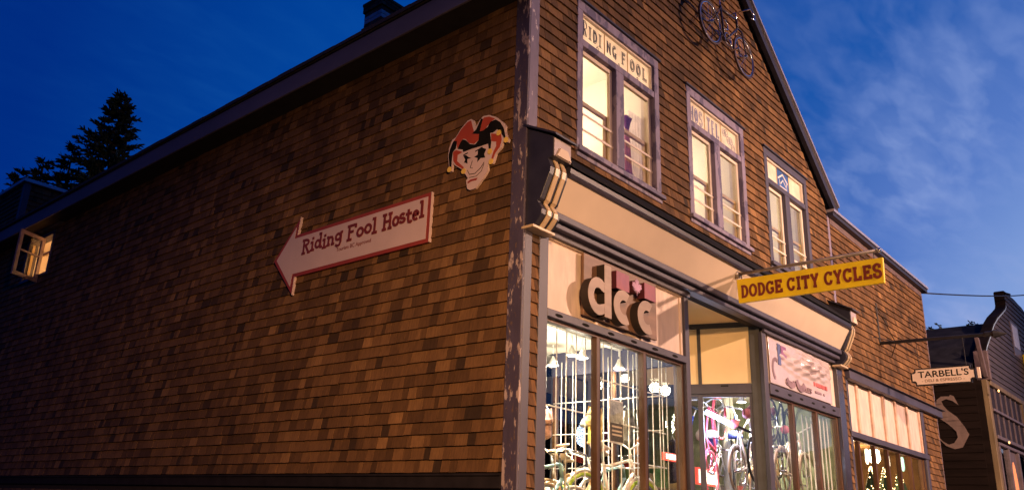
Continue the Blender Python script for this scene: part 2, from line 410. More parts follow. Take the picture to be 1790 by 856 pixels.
# western slab letters in a 0.8 x 1 cell
SLAB = {
 'D': [[(0.17, 0), (0.17, 1)], [(0.02, .92)]+arc(.34, .5, .34, .42, 90, -90)+[(0.02, .08)]],
 'O': [arc(.4, .5, .33, .42, 0, 360, 24)],
 'C': [arc(.42, .5, .34, .42, 48, 312, 18), [(.66, .96), (.66, .68)], [(.68, .34), (.60, .14)]],
 'G': [arc(.42, .5, .34, .42, 48, 335, 18), [(.66, .96), (.66, .68)], [(.46, .42), (.80, .42)], [(.70, .42), (.70, .10)]],
 'E': [[(.18, 0), (.18, 1)], [(.02, .92), (.70, .92)], [(.02, .08), (.74, .08)], [(.18, .5), (.50, .5)], [(.66, 1), (.66, .72)], [(.70, 0), (.70, .3)], [(.5, .36), (.5, .64)]],
 'I': [[(.25, 0), (.25, 1)], [(.05, .92), (.45, .92)], [(.05, .08), (.45, .08)]],
 'T': [[(.4, 0), (.4, 1)], [(.04, .91), (.76, .91)], [(.1, 1), (.1, .70)], [(.7, 1), (.7, .70)], [(.22, .07), (.58, .07)]],
 'Y': [[(.12, .95), (.4, .45)], [(.68, .95), (.4, .45)], [(.4, .5), (.4, 0)], [(0, .93), (.28, .93)], [(.52, .93), (.8, .93)], [(.22, .07), (.58, .07)]],
 'L': [[(.2, 0), (.2, 1)], [(.02, .93), (.40, .93)], [(.02, .08), (.72, .08)], [(.66, 0), (.66, .32)]],
 'S': [arc(.4, .72, .28, .23, 30, 270, 12)+arc(.4, .26, .30, .23, 90, -150, 12)[1:], [(.64, .95), (.64, .68)], [(.13, .06), (.13, .34)]],
}
SLABW = {'I': 0.5}
def slab_text(mb, s, fr, u0, v0, adv, h, d0, d1, wt=0.2, slope=0.0):
    u = u0; k = 0
    for ch in s:
        if ch == ' ': u += adv*0.62; continue
        cw = SLABW.get(ch, 0.8)
        for st in SLAB[ch]:
            k += 1
            pts = [(u+x/0.8*adv*0.86, v0+y*h+slope*(u-u0)) for x, y in st]
            mb.ribbon(pts, wt*h*0.95, d0, d1+0.0003*k, fr)
        u += adv*cw/0.8
    return u

# ------------------------------------------------------------------ ground, road, pavement
gp = MB().add([(-1500, -1500, -0.30), (1500, -1500, -0.30), (1500, 1500, -0.30), (-1500, 1500, -0.30)], [(0, 1, 2, 3)]).build('ground', GROUNDM); tag(gp, kind='structure')
tag(B(-60, -11.5, -0.29, 60, -2.9, -0.12).build('road', ASPHALT), kind='structure')
tag(B(-2.2, -2.9, -0.29, 60, -0.0, 0.0).build('pavement', CONCRETE, bevel=0.02), kind='structure')
tag(B(-60, -14.5, -0.29, 60, -11.5, 0.0).build('pavement', CONCRETE, bevel=0.02), kind='structure')
tag(B(-6.9, -2.9, -0.29, -2.2, 60, -0.124).build('side_road', ASPHALT), kind='structure')

# ------------------------------------------------------------------ shingle field
EXP = 0.1195
def gauss_cols(u0, u1):
    u = u0 - rnd.random()*0.1
    while u < u1:
        wd = max(0.06, min(0.24, rnd.gauss(0.130, 0.045)))
        a, b = max(u, u0), min(u+wd-0.003, u1)
        if b-a > 0.012: yield a, b
        u += wd
def course_list(z0, z1): return [z0+i*EXP for i in range(int((z1-z0)/EXP)+1)]
def lay(u0, u1, z0, z1, holes=(), clip=None):
    """list of (u, width, z) shingles between u0..u1; holes are (u0,u1,z0,z1)"""
    out = []
    for z in course_list(z0, z1):
        a0, a1 = u0, u1
        if clip:
            a0, a1 = clip(z+EXP)
            a0, a1 = max(a0, u0), min(a1, u1)
        if a1-a0 < 0.03: continue
        spans = [(a0, a1)]
        for h in holes:
            if h[2] < z+EXP*0.9 and h[3] > z+EXP*0.1:
                ns = []
                for s, e in spans:
                    if h[1] <= s or h[0] >= e: ns.append((s, e)); continue
                    if h[0] > s: ns.append((s, h[0]))
                    if h[1] < e: ns.append((h[1], e))
                spans = ns
        for s, e in spans:
            if e-s < 0.02: continue
            for a, b in gauss_cols(s, e): out.append((a, b-a, z + (rnd.random()-0.5)*0.006))
    return out
def shingle_verts(frame, u, wd, z, jit):
    t = 0.030+jit; h = EXP+0.02
    return [frame(u, z, 0.001), frame(u+wd, z, 0.001), frame(u+wd, z, t), frame(u, z, t),
            frame(u, z+h, 0.001), frame(u+wd, z+h, 0.001), frame(u+wd, z+h, 0.005), frame(u, z+h, 0.005)]
def unit_mesh(frame, name):
    me = bpy.data.meshes.new(name)
    vs = shingle_verts(frame, 0, 1, 0, 0)
    me.from_pydata(vs, [], [(0, 3, 2, 1), (4, 5, 6, 7), (0, 1, 5, 4), (1, 2, 6, 5), (2, 3, 7, 6), (3, 0, 4, 7)])
    me.materials.append(SH)
    b = bmesh.new(); b.from_mesh(me); bmesh.ops.recalc_face_normals(b, faces=b.faces); b.to_mesh(me); b.free()
    return me
def px_size(frame, u, wd, z):
    c = [world_to_camera_view(sc, cam, Vector(frame(a, b, 0.015))) for a, b in ((u, z), (u+wd, z), (u+wd, z+EXP), (u, z+EXP))]
    if any(p.z <= 0 or not (0 < p.x < 1 and 0 < p.y < 1) for p in c): return 0
    q = [(p.x*1790, p.y*856) for p in c]
    return abs(sum(q[i][0]*q[(i+1) % 4][1]-q[(i+1) % 4][0]*q[i][1] for i in range(4)))/2
bpy.context.view_layer.update()
def put_shingles(fields, parents, budget):
    """fields: list of (frame, list, parent part). The largest in view become objects, the rest one mesh per wall."""
    allp = []
    for k, (fr, lst) in enumerate(fields):
        for s in lst: allp.append((px_size(fr, *s), k, s))
    allp.sort(key=lambda t: -t[0])
    units = [unit_mesh(fr, 'shingle') for fr, _ in fields]
    rest = [MB() for _ in fields]
    for i, (a, k, s) in enumerate(allp):
        fr = fields[k][0]; u, wd, z = s
        if i < budget and a > 20:
            o = bpy.data.objects.new('shingle', units[k]); COL.objects.link(o)
            o.parent = parents[k]
            o.location = Vector(fr(u, z, 0)) - ORG[parents[k].name]
            o.scale = (wd, 1, 1) if k_axis(fr) == 'x' else (1, wd, 1)
        else:
            rest[k].hexa(shingle_verts(fr, u, wd, z, rnd.random()*0.006-0.002))
    for k, mb in enumerate(rest):
        mb.build('shingle_field', SH, parents[k], kind='stuff')
def k_axis(fr):
    a, b = fr(0, 0, 0), fr(1, 0, 0)
    return 'x' if abs(b[0]-a[0]) > 0.5 else 'y'

# ------------------------------------------------------------------ the shingled corner building
BW, BD = 8.1, 22.0          # width of the gabled front, depth
EZ, PITCH = 7.20, 0.823      # wall top at the eave, roof pitch
MIDX = BW/2
RIDGE = EZ + PITCH*MIDX
bld = thing('shop_building', 'large brown shingled gable building with purple trim and lit shop front on the corner', 'building', (MIDX, 0, 0))
# openings in the front: (x0,x1,z0,z1)
WIN = [(0.82, 2.56), (3.275, 4.955), (5.64, 7.26)]
WZ0, WZ1 = 5.44, 7.345
GL = (0.36, 3.03); RT = (5.30, 7.80)
def wall_with_holes(x0, x1, z0, z1, holes, y0, y1):
    mb = MB(); xs = sorted({x0, x1, *[h[0] for h in holes], *[h[1] for h in holes]}); zs = sorted({z0, z1, *[h[2] for h in holes], *[h[3] for h in holes]})
    for i in range(len(xs)-1):
        for j in range(len(zs)-1):
            cx, cz = (xs[i]+xs[i+1])/2, (zs[j]+zs[j+1])/2
            if any(h[0] < cx < h[1] and h[2] < cz < h[3] for h in holes): continue
            mb.box(xs[i], y0, zs[j], xs[i+1], y1, zs[j+1])
    return mb
wh = [(a+0.06, b-0.06, WZ0+0.06, WZ1-0.06) for a, b in WIN]
front = wall_with_holes(0, BW, 4.45, EZ-0.0, [(h[0], h[1], h[2], min(h[3], EZ)) for h in wh], 0.002, 0.16)
top = wall_with_holes(0.0, BW, EZ, 7.35, [(h[0], h[1], EZ-1, h[3]) for h in wh], 0.002, 0.16)
# trim the two triangles above the eave by building the gable explicitly
front.box(0.22, 0.002, 0.0, 0.30, 0.16, 4.45)
front.box(0.0, 0.002, 0.0, 0.22, 0.16, 4.45)
zt = 7.35; xa = (zt-EZ)/PITCH
g = MB()
g.prism([(0, EZ), (xa, zt), (xa, EZ)], -0.16, -0.002, FR_FRONT); g.prism([(BW, EZ), (BW-xa, EZ), (BW-xa, zt)], -0.16, -0.002, FR_FRONT)
g.prism([(xa, zt), (BW-xa, zt), (MIDX, RIDGE)], -0.16, -0.002, FR_FRONT)
mid = wall_with_holes(xa, BW-xa, EZ, zt, [(h[0], h[1], EZ-1, h[3]) for h in wh], 0.002, 0.16)
front.add(g.v, g.f); front.add(mid.v, mid.f)
front_wall = front.build('front_wall', UNDER, bld)
# side wall with the casement opening (y 12.15..13.45, z 5.95..6.80)
CS = (12.12, 13.42, 5.98, 6.80)
sw = MB()
ys = [0.0, CS[0], CS[1], BD]; zs = [0.0, CS[2], CS[3], EZ]
for i in range(3):
    for j in range(3):
        if i == 1 and j == 1: continue
        sw.box(0.002, ys[i]+(0.16 if i == 0 else 0), zs[j], 0.16, ys[i+1], zs[j+1])
side_wall = sw.build('side_wall', UNDER, bld)
far = MB().box(BW-0.16, 5.2, 0, BW-0.002, BD, EZ).box(0.16, BD-0.16, 0, BW-0.16, BD, EZ)
far.build('back_wall', UNDER, bld)

BELT = 2.0
lst_side = lay(-BD+0.1, -0.15, 0.05, EZ-0.02, [(-CS[1]-0.02, -CS[0]+0.02, CS[2]-0.02, CS[3]+0.02), (-BD, 0, BELT-0.09, BELT+0.06)])
lst_side = [(u, wd, z) for u, wd, z in lst_side if z < 6.93]
def gable_clip(z):
    if z <= EZ: return 0.14, BW-0.005
    k = (z-EZ)/PITCH
    return max(0.14, k+0.02), BW-k-0.02
lst_front = lay(0.14, BW-0.005, 5.33, RIDGE-0.1, [(a+0.01, b-0.01, WZ0+0.01, WZ1-0.01) for a, b in WIN], gable_clip)
lst_front += lay(0.112, 0.224, 0.05, 4.33)
put_shingles([(FR_SIDE, lst_side), (FR_FRONT, lst_front)], [side_wall, front_wall], 298)

# roof, eave, rakes
rf = MB()
OV, OVF = 0.36, 0.10
def roofz(x): return EZ + PITCH*(x if x <= MIDX else BW-x)
T = 0.10
eL, eR = -OV, BW+OV
zL = EZ-PITCH*OV
def slope(x0, x1, y0, y1, off0, off1):
    z0_, z1_ = EZ+PITCH*(x0 if x0 <= MIDX and x1 <= MIDX+1e-6 else BW-x0), EZ+PITCH*(x1 if x1 <= MIDX+1e-6 and x0 <= MIDX else BW-x1)
    return [(x0, y0, z0_+off0), (x1, y0, z1_+off0), (x1, y1, z1_+off0), (x0, y1, z0_+off0), (x0, y0, z0_+off1), (x1, y0, z1_+off1), (x1, y1, z1_+off1), (x0, y1, z0_+off1)]
EOFF = 0.33                   # roof deck sits above the wall plate so that the fascia top is at 7.2
rf.hexa(slope(eL, MIDX, -OVF, BD, EOFF-0.06, EOFF)).hexa(slope(MIDX, eR, -OVF, BD, EOFF-0.06, EOFF))
roof = rf.build('roof', ROOF, bld)
# shingle butts along the visible eave, slightly uneven
ev = MB(); y = -OVF
while y < 20:
    wd = 0.22+rnd.random()*0.14; zz = zL+EOFF
    dz = rnd.random()*0.014
    ev.hexa([(eL-0.035, y, zz-0.03), (eL+0.3, y, zz+0.22), (eL+0.3, y+wd-0.006, zz+0.22), (eL-0.035, y+wd-0.006, zz-0.03),
             (eL-0.035, y, zz+0.015+dz), (eL+0.3, y, zz+0.285+dz), (eL+0.3, y+wd-0.006, zz+0.285+dz), (eL-0.035, y+wd-0.006, zz+0.015+dz)])
    y += wd
ev.build('roof_edge', ROOF, roof)
FZ1 = zL+EOFF-0.035
B(eL, -OVF, 6.925, eL+0.03, BD, FZ1).build('fascia', FASCIA, bld, bevel=0.004)
B(eL+0.031, -OVF+0.03, 6.935, 0.0, BD, 6.955).build('soffit', SOFFIT, bld)
# rake boards on the gable
for sgn in (0, 1):
    a = (eL, zL) if sgn == 0 else (eR, EZ-PITCH*OV)
    x0, z0 = a; x1, z1 = MIDX, RIDGE
    mb = MB()
    for (o0, o1, ya, yb) in ((EOFF-0.24, EOFF-0.063, -OVF, -0.03),):
        mb.hexa([(x0, ya, z0+o0), (x1, ya, z1+o0), (x1, yb, z1+o0), (x0, yb, z0+o0), (x0, ya, z0+o1), (x1, ya, z1+o1), (x1, yb, z1+o1), (x0, yb, z0+o1)])
    mb.build('rake_board', NAVY, bld)
    mb = MB().hexa([(x0, -OVF-0.03, z0+EOFF-0.03), (x1, -OVF-0.03, z1+EOFF-0.03), (x1, -OVF-0.002, z1+EOFF-0.03), (x0, -OVF-0.002, z0+EOFF-0.03),
                    (x0, -OVF-0.03, z0+EOFF+0.02), (x1, -OVF-0.03, z1+EOFF+0.02), (x1, -OVF-0.002, z1+EOFF+0.02), (x0, -OVF-0.002, z0+EOFF+0.02)])
    mb.build('drip_edge', METAL_EDGE, bld)
# chimney of brick courses
CX0, CX1, CY0, CY1 = 1.5, 2.0, 4.32, 4.72
ch = B(CX0+0.02, CY0+0.02, 8.0, CX1-0.02, CY1-0.02, 9.62).build('chimney', MORTAR, roof)
cb = MB(); z = 8.3; k = 0
while z < 9.6:
    grow = 0.0 if z < 9.14 else (0.035 if z < 9.22 or z > 9.46 else 0.01)
    x0, x1, y0, y1 = CX0-grow, CX1+grow, CY0-grow, CY1+grow
    off = 0.1 if k % 2 else 0.0
    white = 9.24 < z < 9.38
    for ax in (0, 1):
        lo, hi = ((x0, x1) if ax == 0 else (y0, y1)); u = lo-off
        while u < hi:
            a, b = max(u, lo), min(u+0.19, hi)
            if b-a > 0.03:
                cb.mi = 1 if white else 0
                j = rnd.random()*0.004
                if ax == 0: cb.box(a, y0-j, z, b, y0+0.05, z+0.062); cb.box(a, y1-0.05, z, b, y1+j, z+0.062)
                else: cb.box(x0-j, a, z, x0+0.05, b, z+0.062); cb.box(x1-0.05, a, z, x1+j, b, z+0.062)
            u += 0.2
    z += 0.072; k += 1
cb.build('brickwork', [BRICKM, WHITEP], roof, kind='stuff')
B(CX0-0.05, CY0-0.05, 9.64, CX1+0.05, CY1+0.05, 9.70).build('chimney_cap', BRICKM, roof, bevel=0.01)
# flat topped dormer at the back of the roof
dm = B(0.30, 15.6, 6.9, 4.6, 20.5, 8.86).build('dormer', UNDER, bld)
ds = MB()
for fr, a, b in ((lambda u, v, d: (u, 15.6-d, v), 0.32, 4.5), (lambda u, v, d: (0.30-d, -u, v), -20.4, -15.7)):
    for s in lay(a, b, 7.5, 8.74): ds.hexa(shingle_verts(fr, *s, 0))
ds.build('shingle_field', SH, dm, kind='stuff')
B(0.265, 15.565, 7.0, 0.40, 15.70, 8.86).build('corner_board', PURPLE, dm)
B(0.20, 15.50, 8.861, 4.7, 20.6, 8.95).build('dormer_cap', METAL_EDGE, dm, bevel=0.01)
# corner boards and belt course
cbd = MB().box(-0.028, -0.028, 0.0, -0.0, 0.148, EZ)
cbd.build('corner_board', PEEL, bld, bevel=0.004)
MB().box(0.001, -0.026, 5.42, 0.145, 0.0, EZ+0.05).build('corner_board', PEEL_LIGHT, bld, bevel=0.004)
MB().box(0.001, -0.026, 0.0, 0.112, 0.0, 4.32).build('corner_board', PURPLE, bld, bevel=0.004)
B(-0.035, 0.15, BELT-0.06, -0.0, BD, BELT+0.05).build('belt_board', DARKBOARD, bld, bevel=0.004)
B(-0.05, 0.15, BELT+0.05, -0.0, BD, BELT+0.07).build('belt_ledge', DARKBOARD, bld)

# ------------------------------------------------------------------ upstairs windows
def frame_boxes(x0, x1, z0, z1, w_, ya, yb, top=None, bot=None):
    mb = MB(); t = top or w_; b = bot or w_
    mb.box(x0, ya, z0, x0+w_, yb, z1); mb.box(x1-w_, ya, z0, x1, yb, z1)
    mb.box(x0+w_, ya, z1-t, x1-w_, yb, z1); mb.box(x0+w_, ya, z0, x1-w_, yb, z0+b)
    return mb
def up_window(i, x0, x1, mat):
    cas = MB()
    zt, zb = WZ1, WZ0+0.06
    wj = 0.105
    cas.box(x0, -0.03, zb, x0+wj, 0.10, zt-0.115); cas.box(x1-wj, -0.03, zb, x1, 0.10, zt-0.115)
    cas.box(x0, -0.03, zt-0.115, x1, 0.10, zt)
    cas.box(x0+wj, -0.024, 6.785, x1-wj, 0.10, 6.87)
    xm = (x0+x1)/2-0.01; mw = 0.082
    cas.box(xm-mw, -0.024, zb+0.06, xm+mw, 0.10, 6.785)
    wn_ = cas.build('window', mat, bld, bevel=0.004)
    MB().box(x0-0.02, -0.075, zb-0.05, x1+0.03, 0.10, zb+0.0).box(x0, -0.034, WZ0-0.04, x1+0.01, -0.001, zb-0.05).box(x0+wj, -0.02, zb, x1-wj, 0.10, zb+0.06).build('sill', mat, wn_, bevel=0.004)
    MB().box(x0-0.03, -0.055, zt+0.001, x1+0.03, 0.0, zt+0.022).build('drip_cap', NAVY, wn_)
    MB().box(x0+0.055, 0.10, zb, x0+wj, 0.17, zt-0.05).box(x1-wj, 0.10, zb, x1-0.055, 0.17, zt-0.05).box(x0+wj, 0.10, zt-0.115, x1-wj, 0.17, zt-0.05).build('reveal', SASHW, wn_)
    # transom: a thin stop and three leaded panes
    tx0, tx1 = x0+wj, x1-wj
    frame_boxes(tx0, tx1, 6.87, zt-0.115, 0.022, 0.0, 0.06).build('transom_stop', SASHW, wn_)
    pw = (tx1-tx0-0.044)/3
    pz0, pz1 = 6.893, zt-0.138
    for k in range(3):
        a = tx0+0.022+pw*k
        MB().box(a+0.006, 0.036, pz0, a+pw-0.006, 0.044, pz1).build('leaded_pane', LEADED_BLUE if (i == 2 and k == 1) else LEADED, wn_)
        if k: MB().box(a-0.0055, 0.03, pz0, a+0.0055, 0.05, pz1).build('lead_came', SASHY, wn_)
    art = MB()
    fr = fr_front_at(0.036)
    def pane(k): return tx0+0.022+pw*k
    hh = pz1-pz0
    if i == 0:
        arts = [MB(), MB(), MB()]
        for k, s, f0, f1 in ((0, 'RIDI', 0.10, 0.92), (1, 'NG', 0.06, 0.55), (1, 'F', 0.70, 0.93), (2, 'OOL', 0.08, 0.92)):
            n = len(s)
            for q, chh in enumerate(s):
                cw_ = (f1-f0)*pw/n
                hgt = hh*(0.62 if (k, q) == (0, 0) else 0.52)
                for dd, sx in ((0.0, 1.0), (0.014, 0.80)):
                    pts = OUTL[chh]
                    for st in pts:
                        P = [(pane(k)+f0*pw+cw_*(q+0.5)+(x-0.5)*cw_*0.82*sx, pz0+hh*0.30+hgt*(0.5+(yy-0.5)*sx)) for x, yy in st]
                        arts[k].ribbon(P, 0.008 if dd == 0 else 0.004, 0.001, 0.003+dd*0.02, fr)
        for pk, (cx, cz, r_) in enumerate(((pane(0)+pw*0.72, pz0+hh*0.16, 0.032), (pane(1)+pw*0.62, pz0+hh*0.15, 0.022), (pane(2)+pw*0.45, pz0+hh*0.16, 0.022))):
            P = [(cx+(r_ if j % 2 == 0 else r_*0.42)*math.cos(R(90+36*j)), cz+(r_ if j % 2 == 0 else r_*0.42)*math.sin(R(90+36*j))) for j in range(11)]
            arts[pk].ribbon(P, 0.005, 0.001, 0.003, fr)
        for a_ in arts: a_.build('pane_lettering', INK, wn_)
    elif i == 1:
        for k, s in ((0, 'HOS'), (1, 'TEL')):
            art = MB()
            for q, chh in enumerate(s):
                cw_ = pw*0.80/3
                for st in OUTL[chh]:
                    for sx, wd in ((1, 0.014), (0.74, 0.006)):
                        P = [(pane(k)+0.11*pw+cw_*(q+0.5)+(x-0.5)*cw_*0.84*sx, pz0+hh*0.14+hh*0.70*(0.5+(yy-0.5)*sx)) for x, yy in st]
                        art.ribbon(P, wd, 0.001, 0.003+(0.0005 if sx < 1 else 0), fr)
            art.build('pane_lettering', INK_BLUE, wn_)
        art = MB()
        for q in range(5):
            cx = pane(2)+pw*(0.22+0.14*q); cz = pz0+hh*(0.72-0.12*q+0.16*(q % 2))
            art.ribbon(arc(cx, cz, 0.055, 0.055, 40*q, 40*q+430, 26), 0.007, 0.001, 0.003+0.0002*q, fr)
            art.ribbon(arc(cx, cz, 0.028, 0.028, 70*q, 70*q+300, 16), 0.006, 0.001, 0.003+0.0002*q, fr)
        art.build('pane_scroll', INK_BLUE, wn_)
    else:
        a = pane(1)
        art.ribbon([(a+pw*0.10, pz0+hh*0.52), (a+pw*0.5, pz0+hh*0.86), (a+pw*0.90, pz0+hh*0.52)], 0.03, 0.001, 0.004, fr)
        art.ribbon([(a+pw*0.22, pz0+hh*0.50), (a+pw*0.22, pz0+hh*0.14), (a+pw*0.80, pz0+hh*0.14), (a+pw*0.80, pz0+hh*0.50)], 0.018, 0.001, 0.0045, fr)
        art.ribbon([(a+pw*0.28, pz0+hh*0.28), (a+pw*0.5, pz0+hh*0.56), (a+pw*0.74, pz0+hh*0.28)], 0.022, 0.001, 0.005, fr)
        art.build('pane_emblem', WHITEP, wn_)
    # two sashes
    for k, (a, b) in enumerate(((x0+wj, xm-mw), (xm+mw, x1-wj))):
        z0, z1 = zb+0.06, 6.785
        s_ = frame_boxes(a, b, z0, z1, 0.05, 0.035, 0.075, 0.05, 0.03).build('sash', SASHW, wn_, bevel=0.003)
        MB().box(a+0.05, 0.05, z0+0.03, b-0.05, 0.055, z1-0.05).build('pane', GLASS, wn_)
        lo = MB().box(a+0.0, 0.08, 6.14, b-0.0, 0.12, 6.185)
        lo.box(a, 0.08, z0, a+0.035, 0.12, 6.14).box(b-0.075, 0.08, z0, b-0.0, 0.12, 6.14).box(a+0.035, 0.08, z0, b-0.075, 0.12, z0+0.045)
        lo.build('lower_sash', SASHY, wn_, bevel=0.003)
        MB().box(a+0.0, 0.026, 5.965, b, 0.034, 5.99).box(a+0.0, 0.026, 5.775, b, 0.034, 5.80).build('sash_bar', SASHW, wn_)
    return wn_
def ell(n=22): return arc(.5, .5, .42, .5, 90, 450, n)
OUTL = {
 'R': [[(.12, 0), (.12, 1)], [(.28, 0), (.28, 1)], [(.05, 1)]+arc(.5, .74, .38, .26, 90, -90, 10)+[(.28, .48)], [(.5, .48), (.9, 0)], [(.36, .48), (.72, 0)], [(.0, .0), (.38, .0)]],
 'I': [[(.36, 0), (.36, 1)], [(.64, 0), (.64, 1)], [(.15, 1), (.85, 1)], [(.15, 0), (.85, 0)]],
 'D': [[(.1, 0), (.1, 1)], [(.28, 0), (.28, 1)], [(.02, 1)]+arc(.4, .5, .52, .5, 90, -90, 14)+[(.02, 0)], [(.28, .86)]+arc(.4, .5, .34, .36, 90, -90, 12)+[(.28, .14)]],
 'N': [[(.12, 0), (.12, 1)], [(.28, 0), (.28, .8)], [(.12, 1), (.80, 0)], [(.28, 1), (.94, 0.02)], [(.86, 0), (.86, 1)], [(.72, .2), (.72, 1)]],
 'G': [arc(.5, .5, .42, .5, 50, 320, 16), arc(.5, .5, .26, .34, 50, 320, 14), [(.5, .42), (.95, .42)], [(.84, .42), (.84, .02)], [(.7, .42), (.7, -.1)]],
 'F': [[(.2, 0), (.2, 1)], [(.4, 0), (.4, 1)], [(.1, 1), (.9, 1)], [(.4, .86), (.9, .86), (.9, 1)], [(.4, .56), (.75, .56)], [(.4, .44), (.75, .44), (.75, .56)], [(.08, 0), (.55, 0)]],
 'O': [ell(), arc(.5, .5, .20, .34, 90, 450, 18)],
 'L': [[(.2, 0), (.2, 1)], [(.42, .12), (.42, 1)], [(.1, 1), (.55, 1)], [(.1, 0), (.9, -.04), (.95, .22)], [(.42, .12), (.84, .10)]],
 'H': [[(.12, 0), (.12, 1)], [(.30, 0), (.30, 1)], [(.70, 0), (.70, 1)], [(.88, 0), (.88, 1)], [(.3, .56), (.7, .56)], [(.3, .44), (.7, .44)]],
 'S': [arc(.5, .74, .38, .26, 20, 270, 12)+arc(.5, .26, .38, .24, 90, -160, 12)[1:]],
 'T': [[(.4, 0), (.4, .9)], [(.6, 0), (.6, .9)], [(.05, .9), (.95, .9)], [(.05, 1), (.95, 1)], [(.25, 0), (.75, 0)]],
 'E': [[(.2, 0), (.2, 1)], [(.4, 0), (.4, 1)], [(.1, 1), (.9, 1)], [(.1, 0), (.9, 0)], [(.4, .5), (.75, .5)]],
}
wins = [up_window(i, a, b, (PURPLE_PATCH, PURPLE_PATCH, PURPLE)[i]) for i, (a, b) in enumerate(WIN)]
# rooms behind the windows
for i, (a, b) in enumerate(WIN):
    x0, x1 = a-0.35, b+0.35
    MB().box(x0, 0.162, 5.16, x1, 3.2, 5.2).build('room_floor', FLOORW, bld)
    if i < 2:
        # the ceiling follows the slope of the roof only near the eave: flat here
        pass
    MB().box(x0, 0.162, 7.60, x1, 3.2, 7.64).build('room_ceiling', ROOMC, bld)
    MB().box(x0, 3.2, 5.2, x1, 3.24, 7.6).box(x0-0.04, 0.162, 5.2, x0, 3.2, 7.6).box(x1, 0.162, 5.2, x1+0.04, 3.2, 7.6).build('room_wall', ROOMW, bld)
    t = thing('ceiling_light', ('white glass ceiling lamp in the room behind the nearest upstairs window', 'white glass ceiling lamp in the room behind the middle upstairs window', 'white glass ceiling lamp in the room behind the far upstairs window')[i], 'lamp', ((a+b)/2+0.3, 2.2, 7.5), 'ceiling lamps in upstairs rooms')
    MB().lathe([(0.01, 0.10), (0.13, 0.09), (0.16, 0.03), (0.11, -0.03), (0.01, -0.05)], ((a+b)/2+0.3, 2.2, 7.5)).build('glass_shade', M_emit('lamp_glass', (1, 0.78, 0.50), 6), t, smooth=True)
    lamp('room_bulb', 'POINT', ((a+b)/2+0.2, 1.5, 6.9), (105, 105, 80)[i], (1.0, 0.76, 0.50), t, shadow_soft_size=0.15)

ct = thing('knotted_curtain', 'purple and pink curtain knotted behind the right sash of the nearest upstairs window', 'curtain', (2.36, 0.32, 6.2))
def drape(name, z0, z1, w0, w1, cx, m_, y0=0.32):
    mb = MB(); n = 26; vs = []
    for j in range(9):
        f = j/8; ww = w0+(w1-w0)*f
        for i_ in range(n+1):
            g_ = i_/n-0.5
            vs.append((cx+g_*ww+0.02*f, y0+0.022*math.sin(i_*1.45+f*1.3)*(0.5+f), z0+(z1-z0)*f))
    return mb.add(vs, [(j*(n+1)+i_, j*(n+1)+i_+1, (j+1)*(n+1)+i_+1, (j+1)*(n+1)+i_) for j in range(8) for i_ in range(n)]).build(name, m_, ct, smooth=True)
drape('gather', 6.42, 6.60, 0.06, 0.15, 2.36, M_plain('curtain_purple', (0.26, 0.07, 0.34), 0.8))
drape('drop', 6.42, 5.50, 0.07, 0.22, 2.36, M_plain('curtain_pink', (0.55, 0.20, 0.33), 0.8))
drape('sheer', 6.75, 5.46, 0.40, 0.44, 2.66, M_trans('curtain_sheer', (0.72, 0.62, 0.66)), 0.36)
# ------------------------------------------------------------------ cornice, brackets and bands
fl = MB().sweep([(0.0, 5.30), (0.0, 5.335), (-0.365, 5.0), (-0.365, 4.978)], 0.285, 7.80)
fl.build('cornice_flashing', M_plain('tar_flashing', (0.010, 0.010, 0.012), 0.9, var=0.4, spec=0.1), bld)
MB().sweep([(0.0, 5.29), (-0.34, 4.975), (-0.335, 4.925), (0.0, 4.925)], 0.29, 7.83).build('cornice', NAVY, bld)
MB().sweep([(-0.335, 4.922), (-0.345, 4.905), (-0.335, 4.885), (-0.315, 4.876), (-0.28, 4.876), (-0.28, 4.922)], 0.29, 7.83).build('crown_molding', NAVY_GLOSS, bld)
MB().sweep([(-0.305, 4.874), (-0.14, 4.575), (-0.10, 4.575), (-0.2, 4.874)], 0.285, 7.83).build('cove_panel', CREAM, bld)
MB().sweep([(-0.15, 4.572), (-0.16, 4.566), (-0.16, 4.505), (-0.145, 4.495), (0.0, 4.495), (0.0, 4.572)], 0.28, 7.85).build('architrave_band', PURPLE, bld, bevel=0.003)
MB().sweep([(-0.125, 4.470), (-0.125, 4.425), (-0.115, 4.418), (0.0, 4.418), (0.0, 4.470)], 0.28, 7.85).build('architrave_band', PURPLE, bld, bevel=0.003)
MB().sweep([(-0.09, 4.494), (-0.09, 4.471), (0.0, 4.471), (0.0, 4.494)], 0.28, 7.85).build('architrave_groove', NAVY, bld)
MB().sweep([(-0.05, 4.417), (-0.05, 4.365), (-0.015, 4.365), (-0.015, 4.417)], 0.28, 3.13).build('architrave_band', PURPLE, bld)
MB().sweep([(-0.05, 4.417), (-0.05, 4.365), (-0.015, 4.365), (-0.015, 4.417)], 5.2, 7.85).build('architrave_band', PURPLE, bld)
